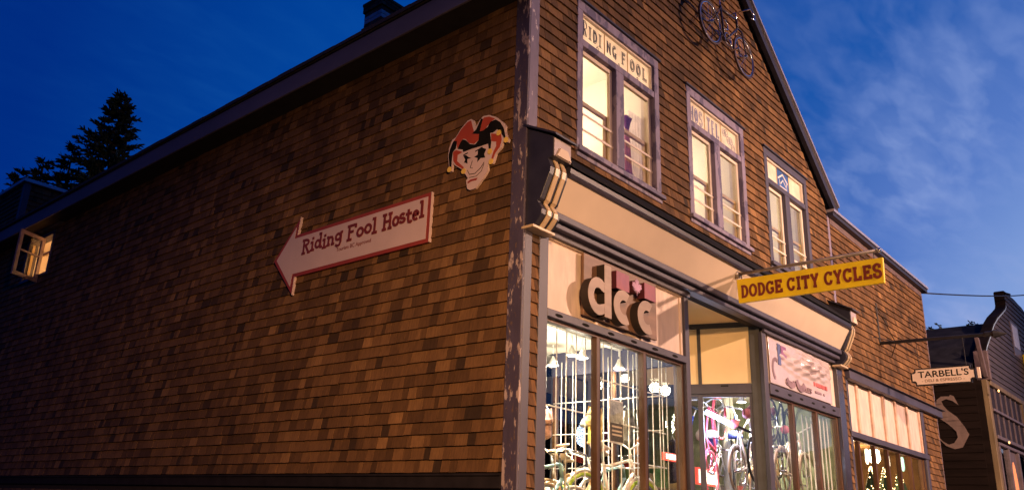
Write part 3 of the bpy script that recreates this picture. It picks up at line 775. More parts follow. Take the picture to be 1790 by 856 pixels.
# solid wall behind the cornice so no light leaks
B(0.0, 0.0005, 4.42, BW, 0.0019, 5.33).build('cornice_backing', UNDER, bld)
PROF = [(0.0, 5.395), (-0.345, 5.20), (-0.345, 5.0), (-0.285, 4.985), (-0.30, 4.94), (-0.315, 4.90), (-0.30, 4.83), (-0.20, 4.60), (-0.165, 4.575), (-0.19, 4.54), (-0.222, 4.49), (-0.215, 4.44), (-0.175, 4.39), (-0.13, 4.345), (0.0, 4.345)]
def bracket(x0, wd):
    b_ = MB().sweep(PROF, x0, x0+wd).build('cornice_bracket', NAVY, bld, bevel=0.003)
    path = [(-0.25, 4.99), (-0.285, 4.985), (-0.305, 4.94), (-0.317, 4.90), (-0.302, 4.83), (-0.202, 4.60), (-0.17, 4.575), (-0.193, 4.54), (-0.224, 4.49), (-0.217, 4.44), (-0.177, 4.39), (-0.132, 4.345)]
    for f0, f1 in ((0.27, 0.47), (0.64, 0.84)):
        mb = MB(); n = len(path)
        for (ya, za), (yb, zb) in zip(path[:-1], path[1:]):
            t = Vector((yb-ya, zb-za)).normalized(); nn = Vector((t.y, -t.x))
            if nn.x > 0: nn = -nn
            e = 0.012
            mb.hexa([(x0+wd*f0, ya, za), (x0+wd*f1, ya, za), (x0+wd*f1, ya+nn.x*e, za+nn.y*e), (x0+wd*f0, ya+nn.x*e, za+nn.y*e),
                     (x0+wd*f0, yb, zb), (x0+wd*f1, yb, zb), (x0+wd*f1, yb+nn.x*e, zb+nn.y*e), (x0+wd*f0, yb+nn.x*e, zb+nn.y*e)])
        mb.build('bracket_flute', GOLD, b_, smooth=False)
    MB().box(x0+0.008, -0.352, 5.0, x0+wd-0.008, -0.3455, 5.19).build('bracket_block', LAV, b_)
    MB().prism([(x0+wd*0.12, 5.005), (x0+wd*0.92, 5.005), (x0+wd*0.72, 5.10), (x0+wd*0.32, 5.10)], 0.3525, 0.372, FR_FRONT).build('bracket_block_facet', CREAM, b_)
    MB().box(x0-0.03, -0.145, 4.315, x0+wd+0.03, 0.0, 4.343).build('bracket_foot', GOLD, b_, bevel=0.004)
    MB().sweep([(0.0, 5.40), (0.0, 5.425), (-0.40, 5.215), (-0.40, 5.195)], x0-0.04, x0+wd+0.05).build('bracket_cap', NAVY, b_)
bracket(0.0, 0.28)
bracket(7.80, 0.25)

# ------------------------------------------------------------------ shop front: left display
def post(x0, x1, y0, y1, z0, z1, m, name='shopfront_post'): return B(x0, y0, z0, x1, y1, z1).build(name, m, bld, bevel=0.004)
post(0.224, 0.364, -0.03, 0.12, 0.0, 4.364, PURPLE)
post(3.032, 3.13, -0.02, 0.12, 0.0, 4.417, PURPLE)
sp = B(0.364, 0.03, 3.632, 3.032, 0.06, 4.417).build('sign_panel', CREAM_PANEL, bld)
for x in (1.245, 2.125): B(x-0.022, 0.012, 3.632, x+0.022, 0.0299, 4.36).build('panel_batten', CREAM_PANEL, sp, bevel=0.003)
B(0.38, 0.0, 4.352, 3.03, 0.0298, 4.368).build('panel_molding', CREAM_PANEL, sp)
B(2.985, 0.012, 3.64, 3.03, 0.0297, 4.35).build('panel_molding', CREAM_PANEL, sp, bevel=0.003)
tb = B(0.364, -0.03, 3.552, 3.032, 0.10, 3.632).build('transom_bar', PURPLE, bld, bevel=0.004)
def slot(mb, x, z, fr=FR_FRONT, d=0.0302):
    P = [(x+0.062*math.cos(R(a))*(1.0), z+0.016*math.sin(R(a))) for a in range(0, 360, 30)]
    mb.prism(P, d, d+0.003, fr)
for x in (0.545, 0.988, 1.445, 1.885, 2.32, 2.758):
    mb = MB(); slot(mb, x, 3.588); mb.build('vent_slot', BLACK, tb)
def display(x0, x1, mulls, z0, z1, zmid=None):
    fr_ = frame_boxes(x0, x1, z0, z1, 0.038, 0.02, 0.09, 0.03, 0.06).build('display_window', WOODFR, bld, bevel=0.003)
    edges = [x0+0.0]+mulls+[x1]
    for m_ in mulls:
        MB().box(m_-0.034, 0.015, z0+0.06, m_+0.020, 0.09, z1-0.03).build('mullion', WOODFR, fr_, bevel=0.003)
        MB().box(m_+0.0205, 0.02, z0+0.06, m_+0.038, 0.09, z1-0.03).build('mullion_bead', BLACK, fr_)
    for a, b in zip(edges[:-1], edges[1:]):
        MB().box(a+0.036, 0.05, z0+0.055, b-0.034, 0.056, z1-0.028).build('pane', SHOPGLASS, fr_)
    return fr_
B(0.364, -0.04, 0.0, 3.032, 0.12, 0.72).build('stall_riser', PURPLE, bld, bevel=0.01)
dl = display(0.366, 3.03, [1.285, 2.18], 0.74, 3.550)
bars = [0.777, 0.950, 1.120, 1.289, 1.453, 1.62, 1.788, 1.952, 2.124, 2.285, 2.46, 2.66, 2.80, 2.955, 3.02, 3.12]
for x in bars: MB().tube([(x, 0.30, 0.9), (x, 0.30, 3.72)], 0.0068, 6).build('window_bar', BARS, dl, smooth=True)
for a, b, z in ((0.45, 1.70, 2.79), (1.62, 3.1, 3.19), (1.9, 3.1, 2.76), (2.2, 3.1, 2.37), (1.6, 2.4, 2.30)):
    MB().tube([(a, 0.315, z), (b, 0.315, z)], 0.008, 6).build('window_bar', BARS, dl, smooth=True)
# ------------------------------------------------------------------ recessed entry with its splayed side
PX, PY = 5.257, 0.08
DXY = Vector((-0.3190, 0.9477)); NXY = Vector((-0.9477, -0.3190))
def fr_entry(u, v, d):   # u: distance back along the splay, d: outward
    p = Vector((PX, PY)) + DXY*u + NXY*d
    return (p.x, p.y, v)
def ebox(u0, u1, v0, v1, d0, d1): return MB().hexa([fr_entry(u0, v0, d0), fr_entry(u1, v0, d0), fr_entry(u1, v0, d1), fr_entry(u0, v0, d1), fr_entry(u0, v1, d0), fr_entry(u1, v1, d0), fr_entry(u1, v1, d1), fr_entry(u0, v1, d1)])
BACKY = 1.75
sf = MB().prism([(3.05, 0.0), (5.4, 0.0), (4.6, 2.2), (3.05, 2.2)], 4.53, 4.56, lambda u, v, d: (u, v, d)).build('entry_soffit', YELLOWISH, bld)
EG = M_plain('entry_trim', (0.040, 0.042, 0.050), 0.45, var=0.2)
ebox(0.10, 1.80, 4.462, 4.529, -0.06, 0.03).build('entry_header', EG, bld)
ebox(-0.03, 0.115, 0.0, 4.528, -0.08, 0.032).build('entry_post', EG, bld, bevel=0.004)
MB().box(5.19, -0.012, 0.0, 5.318, 0.045, 4.364).build('shopfront_post', PURPLE, bld, bevel=0.004)
ep = ebox(0.116, 1.80, 3.672, 4.461, -0.03, -0.002).build('entry_panel', YELLOWISH, bld)
ebox(0.776, 0.822, 3.672, 4.461, -0.001, 0.02).build('panel_batten', EG, ep)
eb = ebox(0.116, 1.80, 3.535, 3.671, -0.05, 0.03).build('entry_transom_bar', PURPLE, bld, bevel=0.004)
for u in (0.42,): ebox(u, u+0.10, 3.630, 3.648, 0.0302, 0.033).build('vent_slot', BLACK, eb)
dr = MB()
for u0, u1 in ((0.116, 0.155), (0.775, 0.845), (1.55, 1.62)):
    a = ebox(u0, u1, 0.1, 3.534, -0.045, 0.01); dr.add(a.v, a.f)
for u0, u1, v0, v1 in ((0.155, 0.775, 3.49, 3.534), (0.845, 1.55, 3.49, 3.534), (0.155, 0.775, 0.1, 0.55), (0.845, 1.55, 0.1, 0.55)):
    a = ebox(u0, u1, v0, v1, -0.045, 0.008); dr.add(a.v, a.f)
eg = dr.build('entry_glazing', PURPLE, bld, bevel=0.003)
for u0, u1 in ((0.15, 0.78), (0.84, 1.555)): ebox(u0, u1, 0.52, 3.5, -0.02, -0.014).build('pane', SHOPGLASS, eg)
for u in (0.23, 0.42, 0.61): ebox(u, u+0.006, 0.56, 3.488, -0.030, -0.026).build('pane_wire', BLACK, eg)
# the return of the left display is glazed too, with its own bars
MB().box(3.05, 0.12, 0.02, 3.13, 1.95, 0.74).box(3.05, 0.12, 3.552, 3.13, 1.95, 4.528).build('return_wall', PURPLE, bld)
rg = MB().box(3.06, 0.121, 0.741, 3.12, 0.17, 3.551).box(3.06, 1.0, 0.741, 3.12, 1.05, 3.551).box(3.06, 1.90, 0.741, 3.12, 1.949, 3.551).build('return_window', WOODFR, bld, bevel=0.003)
for y0, y1 in ((0.17, 1.0), (1.05, 1.90)): MB().box(3.087, y0, 0.741, 3.093, y1, 3.551).build('pane', SHOPGLASS, rg)
for y in (0.50, 0.68, 0.86, 1.04, 1.22, 1.40, 1.58, 1.76): MB().tube([(3.0, y, 0.9), (3.0, y, 3.72)], 0.0068, 6).build('window_bar', BARS, rg, smooth=True)
for z in (2.37, 2.79, 3.19): MB().tube([(3.015, 0.3, z), (3.015, 1.9, z)], 0.008, 6).build('window_bar', BARS, rg, smooth=True)
dn = frame_boxes(3.13, 4.66, 0.02, 4.528, 0.09, 1.96, 2.03, 0.9, 0.3).build('back_door', EG, bld, bevel=0.004)
MB().box(3.22, 1.99, 0.32, 4.57, 1.996, 3.628).build('pane', SHOPGLASS, dn)
MB().box(3.88, 1.955, 0.32, 3.95, 2.04, 3.628).build('stile', EG, dn)
# ------------------------------------------------------------------ right display
post(7.86, 8.10, -0.035, 0.12, 0.0, 4.33, NAVY_GLOSS)
rp = B(5.318, 0.03, 3.672, 7.86, 0.06, 4.417).build('sign_panel', CREAM_PANEL, bld)
tb2 = B(5.318, -0.03, 3.532, 7.86, 0.10, 3.671).build('transom_bar', PURPLE, bld, bevel=0.004)
for x in (5.52, 5.95, 6.36, 6.79, 7.20, 7.60):
    mb = MB(); slot(mb, x, 3.600); mb.build('vent_slot', BLACK, tb2)
B(5.318, -0.04, 0.0, 7.86, 0.12, 0.72).build('stall_riser', PURPLE, bld, bevel=0.01)
dr_ = display(5.32, 7.858, [6.16, 7.02], 0.74, 3.530)
for x in (7.16, 7.30, 7.45, 7.60, 7.74): MB().tube([(x, 0.15, 0.9), (x, 0.15, 3.5)], 0.009, 6).build('window_bar', BARS, dr_, smooth=True)
for x in (7.16, 7.33, 7.50, 7.66): MB().tube([(x, 0.30, 0.9), (x, 0.30, 3.5)], 0.010, 6).build('window_bar', BARS, dr_, smooth=True)
for x in (5.5, 5.62, 5.74, 5.86, 5.98, 6.3, 6.42, 6.54): MB().tube([(x, 0.34, 1.0), (x, 0.34, 3.5)], 0.004, 5).build('window_bar', IRON, dr_, smooth=True)
# shop interior shell
SZ = 3.86
B(0.17, 0.17, 0.0, 8.0, 6.4, 0.03).build('shop_floor', FLOORW, bld)
shc = MB().box(0.17, 0.125, SZ, 3.04, 2.6, SZ+0.05).box(3.04, 2.1, SZ, 4.62, 2.6, SZ+0.05).box(5.4, 0.125, SZ, 8.0, 4.0, SZ+0.05)
shc.prism([(4.62, 2.1), (4.62, 4.0), (5.4, 4.0), (5.4, 0.3), (5.29, 0.3)], SZ, SZ+0.05, lambda u, v, d: (u, v, d))
shc.build('shop_ceiling', M_plain('shop_ceiling_paint', (0.66, 0.60, 0.48), 0.8, var=0.06, scale=1.5), bld)
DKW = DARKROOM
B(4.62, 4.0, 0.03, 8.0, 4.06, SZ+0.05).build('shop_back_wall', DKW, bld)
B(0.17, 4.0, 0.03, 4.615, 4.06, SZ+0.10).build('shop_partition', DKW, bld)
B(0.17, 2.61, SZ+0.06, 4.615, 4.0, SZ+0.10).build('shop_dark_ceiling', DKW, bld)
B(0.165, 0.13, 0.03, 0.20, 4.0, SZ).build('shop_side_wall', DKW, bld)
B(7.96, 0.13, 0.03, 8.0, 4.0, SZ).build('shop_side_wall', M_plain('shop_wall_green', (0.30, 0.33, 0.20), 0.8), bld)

# ------------------------------------------------------------------ casement on the side wall
cf = MB()
for (y0, y1, z0, z1) in ((CS[0]-0.05, CS[0]+0.03, CS[2], CS[3]), (CS[1]-0.03, CS[1]+0.05, CS[2], CS[3]), (CS[0]-0.05, CS[1]+0.05, CS[3]-0.03, CS[3]+0.05), (CS[0]-0.08, CS[1]+0.08, CS[2]-0.06, CS[2])):
    cf.box(-0.04, y0, z0, 0.14, y1, z1)
cw = cf.build('casement_window', PURPLE, bld, bevel=0.004)
HY, FY, FX = 12.50, 12.22, -0.62      # hinge line and free edge of the open sash
def fr_sash(u, v, d):
    a = Vector((-0.05, HY)); b = Vector((FX, FY)); t = (b-a); ln = t.length; t /= ln; n_ = Vector((t.y, -t.x))
    q = a+t*u*ln+n_*d
    return (q.x, q.y, v)
def sbox(u0, u1, v0, v1, d0, d1): return MB().hexa([fr_sash(u0, v0, d0), fr_sash(u1, v0, d0), fr_sash(u1, v0, d1), fr_sash(u0, v0, d1), fr_sash(u0, v1, d0), fr_sash(u1, v1, d0), fr_sash(u1, v1, d1), fr_sash(u0, v1, d1)])
s0, s1 = 5.80, 6.72
sm = MB()
for a in (sbox(0, 0.12, s0, s1, -0.02, 0.02), sbox(0.88, 1, s0, s1, -0.02, 0.02), sbox(0.12, 0.88, s1-0.07, s1, -0.02, 0.02), sbox(0.12, 0.88, s0, s0+0.08, -0.02, 0.02), sbox(0.12, 0.88, 6.30, 6.335, -0.015, 0.015)):
    sm.add(a.v, a.f)
sash = sm.build('open_sash', M_plain('sash_mauve', (0.26, 0.17, 0.17), 0.5), cw)
sbox(0.11, 0.89, s0+0.07, s1-0.06, -0.003, 0.003).build('pane', GLASS, cw)
st_ = MB()
for y0 in (CS[0]+0.03, 12.80, 13.33): st_.box(0.02, y0, CS[2], 0.07, y0+0.06, CS[3]-0.03)
st_.box(0.022, CS[0]+0.09, 6.42, 0.068, 12.80, 6.455)
st_.build('fixed_sash', SASHY, cw)
B(-0.09, CS[0]-0.35, CS[3]+0.13, -0.018, 12.9, CS[3]+0.15).build('drip_cap', METAL_EDGE, cw)
MB().box(2.4, 11.2, 5.2, 2.44, 14.4, 7.0).box(0.17, 11.16, 5.2, 2.4, 11.2, 7.0).box(0.17, 14.4, 5.2, 2.4, 14.44, 7.0).box(0.17, 11.16, 6.9, 2.4, 14.4, 6.93).box(0.17, 11.2, 5.16, 2.4, 14.4, 5.2).build('room_wall', ROOMW, bld)
t = thing('ceiling_light', 'warm bulb lamp in the room behind the open casement window', 'lamp', (1.1, 12.9, 6.8), 'ceiling lamps in upstairs rooms')
MB().lathe([(0.01, 0.08), (0.08, 0.06), (0.10, 0.0), (0.06, -0.06), (0.01, -0.08)], (1.1, 12.9, 6.75)).build('glass_shade', M_emit('orange_lamp', (1, 0.55, 0.2), 5), t, smooth=True)
lamp('room_bulb', 'POINT', (1.0, 12.7, 6.4), 60, (1.0, 0.50, 0.18), t, shadow_soft_size=0.12)

# ------------------------------------------------------------------ the lower annex
AX0, AX1 = 8.105, 13.30
anx = thing('shop_annex', 'low brown shingled wing with sloping metal capped parapet beside the gable building', 'building', ((AX0+AX1)/2, 0, 0))
def capz(x): return 6.99-(x-AX0)*(0.12/5.2)
a_wall = MB().prism([(AX0, 4.20), (AX1, 4.20), (AX1, capz(AX1)), (AX0, capz(AX0))], -0.16, -0.002, FR_FRONT)
a_wall.box(AX0, 0.002, 0, 8.25, 0.16, 4.2).box(12.30, 0.002, 0, AX1, 0.16, 4.2)
a_wall.box(AX1-0.16, 0.16, 0, AX1-0.002, 12, 6.8)
aw = a_wall.build('annex_wall', UNDER, anx)
lst = [s for s in lay(AX0+0.09, AX1-0.002, 4.40, 6.97) if s[2] < capz(s[0])-0.02] + lay(8.135, 8.25, 0.05, 4.34) + lay(12.35, AX1-0.002, 0.05, 4.34)
put_shingles([(FR_FRONT, lst)], [aw], 180)
B(AX0+0.001, -0.024, 4.45, AX0+0.085, 0.0, 6.985).build('corner_board', PURPLE_PATCH, anx, bevel=0.004)
B(AX1+0.0, -0.024, 0.0, AX1+0.05, 0.05, 6.80).build('corner_board', NPINK, anx, bevel=0.004)
MB().prism([(AX0+0.02, capz(AX0)-0.02), (AX1+0.14, capz(AX1)-0.022), (AX1+0.14, capz(AX1)+0.05), (AX0+0.02, capz(AX0)+0.05)], -0.22, 0.12, FR_FRONT).build('parapet_cap', NAVY, anx)
MB().prism([(AX0+0.02, capz(AX0)+0.0501), (AX1+0.15, capz(AX1)+0.0501), (AX1+0.15, capz(AX1)+0.10), (AX0+0.02, capz(AX0)+0.10)], -0.24, 0.145, FR_FRONT).build('cap_flashing', METAL_EDGE, anx)
MB().prism([(AX0+0.1, capz(AX0)-0.13), (AX1, capz(AX1)-0.13), (AX1, capz(AX1)-0.022), (AX0+0.1, capz(AX0)-0.022)], 0.001, 0.03, FR_FRONT).build('frieze_board', NPINK, anx)
B(AX0, 0.3, 6.7, AX1, 12, 6.78).build('annex_roof', ROOF, anx)
B(8.25, -0.10, 4.20, 13.45, 0.0, 4.345).build('header_board', PURPLE, anx, bevel=0.004)
MB().sweep([(0.0, 4.395), (-0.15, 4.35), (-0.15, 4.346), (0.0, 4.346)], 8.2, 13.50).build('header_flashing', NAVY, anx)
B(8.25, -0.03, 0.0, 8.33, 0.10, 4.199).build('shopfront_post', PURPLE, anx, bevel=0.004)
B(12.215, -0.03, 0.0, 12.35, 0.10, 4.199).build('shopfront_post', PURPLE, anx, bevel=0.004)
pn = B(8.33, 0.05, 3.375, 12.215, 0.08, 4.199).build('transom_backing', UNDER, anx)
edges = [8.335, 8.825, 9.475, 10.137, 10.78, 11.45, 12.21]
for a, b in zip(edges[:-1], edges[1:]): B(a+0.004, 0.03, 3.376, b-0.004, 0.049, 4.198).build('transom_panel', ANNEXCREAM, anx)
for x in edges[1:]: B(x-0.042, -0.005, 3.376, min(x+0.03, 12.213), 0.0295, 4.198).build('panel_batten', M_plain('batten_tan', (0.56, 0.37, 0.28), 0.55), anx, bevel=0.004)
B(8.25, -0.045, 3.285, 12.40, 0.10, 3.374).build('transom_bar', PURPLE, anx, bevel=0.004)
aw_ = MB()
awin = frame_boxes(8.33, 12.215, 0.7, 3.284, 0.03, 0.02, 0.08).build('display_window', WOODFR, anx)
for x in (8.72, 9.46, 10.12, 10.76, 11.40, 12.06): MB().box(x-0.035, 0.015, 0.74, x+0.03, 0.08, 3.25).build('mullion', WOODFR, awin)
edg2 = [8.33, 8.72, 9.46, 10.12, 10.76, 11.40, 12.06, 12.215]
for a, b in zip(edg2[:-1], edg2[1:]): MB().box(a+0.03, 0.045, 0.74, b-0.03, 0.05, 3.25).build('pane', SHOPGLASS, awin)
B(8.33, -0.03, 0.0, 12.215, 0.1, 0.70).build('stall_riser', PURPLE, anx)
WARMWALL = M_plain('warm_wall', (0.26, 0.15, 0.07), 0.8)
MB().box(8.12, 3.6, 0, 13.1, 3.65, 3.5).box(8.12, 0.17, 0, 8.16, 3.6, 3.5).box(13.06, 0.17, 0, 13.1, 3.6, 3.5).box(8.12, 0.17, 3.45, 13.1, 3.6, 3.5).build('annex_interior', WARMWALL, anx)
B(8.12, 0.17, 0.0, 13.1, 3.6, 0.03).build('annex_floor', FLOORW, anx)

# ------------------------------------------------------------------ neighbour with the curved false front
NX0, NY0 = 16.70, -0.30
nb = thing('false_front_building', 'dark weathered clapboard building with curved false front and painted letter on its side', 'building', (20, 0, 0))
NX1 = 26.2
def cur(n=10):
    # outline of the left half: lower corner, concave sweep, shoulder, arch
    pts = [(16.92, 5.55), (16.93, 6.15), (17.25, 6.42), (17.75, 6.75), (18.35, 7.16), (18.95, 7.47), (19.6, 7.74), (20.15, 7.98), (20.28, 8.10), (20.30, 8.48)]
    top = [(20.30+(3.0-1.5)*0, 8.48)]
    cx = 21.9
    ar = [(cx-1.6*math.cos(R(a)), 8.20+0.42*math.sin(R(a))) for a in range(40, 181-39, 10)]
    return pts, ar
LP, AR = cur()
out = LP + [(20.62, 8.50), (21.2, 8.60), (21.9, 8.63), (22.6, 8.60), (23.18, 8.50)] + [(43.8-x, z) for x, z in reversed(LP)]
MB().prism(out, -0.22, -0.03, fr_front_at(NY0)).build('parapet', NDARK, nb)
def span(z):
    if z <= 6.15: return 16.93, 26.87
    xs = []
    for (x0, z0), (x1, z1) in zip(out[:-1], out[1:]):
        if (z0-z)*(z1-z) <= 0 and abs(z1-z0) > 1e-6: xs.append(x0+(x1-x0)*(z-z0)/(z1-z0))
    return (min(xs), max(xs)) if len(xs) > 1 else (0, 0)
z = 5.52
while z < 8.6:
    a0, a1 = span(z+0.07)
    if a1-a0 > 0.3:
        h = 0.155
        b0, b1 = span(min(z+h, 8.62)); b0, b1 = (b0, b1) if b1 > b0 else (a0+0.2, a1-0.2)
        MB().hexa([(a0, NY0+0.029, z), (a1, NY0+0.029, z), (a1, NY0-0.012, z), (a0, NY0-0.012, z), (max(a0, b0), NY0+0.029, z+h), (min(a1, b1), NY0+0.029, z+h), (min(a1, b1), NY0+0.012, z+h), (max(a0, b0), NY0+0.012, z+h)]).build('clapboard', NBOARD, nb)
    z += 0.145
edge = MB(); E2 = [(x, z) for x, z in out[1:-1]]
edge.ribbon(E2[:11], 0.05, -0.2, 0.03, fr_front_at(NY0)); 
edge.build('parapet_trim', NDARK, nb)
ew = MB(); ew.ribbon([(x+0.03, z-0.03) for x, z in E2[:8]], 0.035, 0.0305, 0.036, fr_front_at(NY0)); ew.build('curve_trim', M_plain('pale_blue_trim', (0.30, 0.42, 0.55), 0.5), nb)
# side wall of horizontal boards and the arched roof
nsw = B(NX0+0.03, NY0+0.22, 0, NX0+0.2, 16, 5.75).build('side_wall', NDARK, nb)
z = 0.6
while z < 5.7:
    MB().hexa([(NX0+0.03, NY0+0.23, z), (NX0+0.03, 15.9, z), (NX0-0.002, 15.9, z), (NX0-0.002, NY0+0.23, z), (NX0+0.03, NY0+0.23, z+0.19), (NX0+0.03, 15.9, z+0.19), (NX0+0.02, 15.9, z+0.19), (NX0+0.02, NY0+0.23, z+0.19)]).build('side_board', NDARK, nsw)
    z += 0.18
rp_ = [(16.45, 5.62), (16.95, 6.02), (17.6, 6.52), (18.4, 7.0), (19.2, 7.36), (20.1, 7.60), (21.9, 7.75), (23.7, 7.6), (25.4, 7.0), (27.3, 5.62)]
rm = MB()
n_ = len(rp_)
vs = [(x, NY0+0.24, z) for x, z in rp_]+[(x, 16, z) for x, z in rp_]+[(x, NY0+0.24, z-0.1) for x, z in rp_]+[(x, 16, z-0.1) for x, z in rp_]
fs = []
for i in range(n_-1):
    fs += [(i, i+1, n_+i+1, n_+i), (2*n_+i, 2*n_+i+1, 3*n_+i+1, 3*n_+i), (i, i+1, 2*n_+i+1, 2*n_+i), (n_+i, n_+i+1, 3*n_+i+1, 3*n_+i)]
fs += [(0, n_, 3*n_, 2*n_), (n_-1, 2*n_-1, 4*n_-1, 3*n_-1)]
rm.add(vs, fs).build('roof', NROOF, nb)
# corner trim, post and shop windows of the neighbour
MB().box(16.80, NY0-0.10, 5.50, 16.93, NY0+0.2, 6.20).build('corner_trim', NPINK, nb, bevel=0.01)
MB().hexa([(16.30, NY0-0.06, 6.30), (16.44, NY0-0.06, 6.30), (16.44, NY0+0.06, 6.30), (16.30, NY0+0.06, 6.30), (16.30, NY0-0.06, 6.42), (16.44, NY0-0.06, 6.42), (16.44, NY0+0.06, 6.42), (16.30, NY0+0.06, 6.42)])
MB().hexa([(16.70, NY0-0.06, 5.55), (16.79, NY0-0.06, 5.55), (16.79, NY0+0.03, 5.55), (16.70, NY0+0.03, 5.55), (16.31, NY0-0.06, 6.42), (16.41, NY0-0.06, 6.42), (16.41, NY0+0.03, 6.42), (16.31, NY0+0.03, 6.42)]).build('eave_brace', NPINK, nb, bevel=0.01)
MB().box(16.735, NY0+0.101, 0.0, 16.93, NY0+0.24, 5.50).build('wall_end', NDARK, nb)
MB().box(16.73, NY0-0.02, 0.0, 16.93, NY0+0.1, 5.50).build('corner_post', NWOOD, nb, bevel=0.01)
MB().box(16.95, NY0-0.05, 5.40, 26.8, NY0+0.1, 5.515).build('shop_lintel', NWOOD, nb, bevel=0.01)
TR = M_plain('mauve_trim', (0.12, 0.092, 0.105), 0.5)
for z0, z1 in ((4.80, 4.86), (4.17, 4.25), (4.02, 4.09)): MB().box(16.95, NY0-0.05, z0, 26.8, NY0+0.08, z1).build('transom_rail', TR, nb, bevel=0.005)
MB().box(20.25, NY0-0.05, 0, 20.38, NY0+0.08, 5.39).build('window_jamb', NWOOD, nb)
SLT = M_plain('slate_panel', (0.03, 0.026, 0.036), 0.7, spec=0.1)
x = 16.96
k = 0
while x < 20.2:
    MB().box(x, NY0+0.02, 4.255, x+0.52, NY0+0.05, 4.795).build('transom_panel', SLT, nb); MB().box(x, NY0+0.02, 4.865, x+0.52, NY0+0.05, 5.395).build('transom_panel', SLT, nb)
    MB().box(x+0.52, NY0-0.01, 4.255, x+0.55, NY0+0.05, 4.795).build('panel_batten', TR, nb); MB().box(x+0.52, NY0-0.01, 4.865, x+0.55, NY0+0.05, 5.395).build('panel_batten', TR, nb)
    x += 0.55
for x0, x1 in ((16.96, 17.05), (17.86, 17.98), (18.86, 18.98), (20.1, 20.24)): MB().box(x0, NY0-0.04, 0.0, x1, NY0+0.08, 4.015).build('window_jamb', TR, nb, bevel=0.005)
MB().box(17.05, NY0+0.02, 0.6, 17.86, NY0+0.026, 4.01).box(18.98, NY0+0.02, 0.6, 20.1, NY0+0.026, 4.01).build('pane', SHOPGLASS, nb)
dd = MB().box(17.98, NY0+0.02, 0.0, 18.86, NY0+0.06, 4.01).build('door', TR, nb)
P = [(18.42+0.22*math.cos(R(a)), 3.05+0.72*math.sin(R(a))) for a in range(0, 360, 20)]
MB().prism(P, -0.018, -0.012, fr_front_at(NY0)).build('door_light', M_emit('door_glow', (0.85, 0.30, 0.12), 0.55), dd)
MB().box(20.55, NY0-0.02, 6.75, 21.45, NY0+0.02, 7.72).build('upper_window', TR, nb)
MB().box(20.66, NY0-0.028, 7.02, 21.34, NY0-0.021, 7.64).build('upper_pane', M_plain('pale_blind', (0.45, 0.42, 0.46), 0.4), nb)
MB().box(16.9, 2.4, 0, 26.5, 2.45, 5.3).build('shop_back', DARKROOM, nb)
MB().box(20.38, NY0+0.03, 0, 26.7, NY0+0.12, 5.52).build('front_wall', NBOARD, nb)
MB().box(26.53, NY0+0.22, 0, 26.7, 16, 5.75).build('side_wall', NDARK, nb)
# painted letter on the side
S_ = [(-0.403,5.152),(-0.476,5.191),(-0.496,5.151),(-0.666,5.162),(-0.775,5.089),(-0.828,4.851),(-0.758,4.641),(-0.59,4.498),(-0.443,4.324),(-0.429,4.19),(-0.521,4.06),(-0.631,4.029),(-0.745,4.099),(-0.826,4.203),(-0.816,4.152),(-0.696,3.998),(-0.522,3.92),(-0.353,3.956),(-0.182,4.248),(-0.206,4.299),(-0.251,4.417),(-0.387,4.658),(-0.58,4.837),(-0.645,4.944),(-0.679,5.049),(-0.565,5.094),(-0.433,5.034),(-0.323,4.932)]
MB().prism(S_, 0.0045, 0.008, fr_side_at(NX0)).build('painted_letter', SPAINT, nb)
MB().prism([(-1.60, 3.95), (-1.05, 4.05), (-0.93, 4.40), (-1.0, 4.42), (-1.12, 4.16), (-1.5, 4.06)], 0.0045, 0.008, fr_side_at(NX0)).build('painted_letter', SPAINT, nb)
MB().box(21.55, NY0-0.30, 6.15, 22.3, NY0-0.02, 6.95).build('yellow_lantern_sign', YELLOW, nb)
# small string light under the brace
sg = MB().lathe([(0.004, 0.03), (0.018, 0.012), (0.018, -0.012), (0.004, -0.03)], (16.62, NY0-0.25, 5.2), 8).build('bulb', M_emit('amber_bulb', (1, 0.55, 0.2), 3), None, org=(16.62, NY0-0.25, 5.2)); tag(sg, 'small bare bulb glowing beside the dark false front building', 'bulb', 'bare bulbs on the neighbouring front')
sg2 = sg.copy(); COL.objects.link(sg2); sg2.location = (17.60, NY0-0.12, 4.14); sg2['label'] = 'tiny bare bulb glowing on the window rail of the dark false front building'

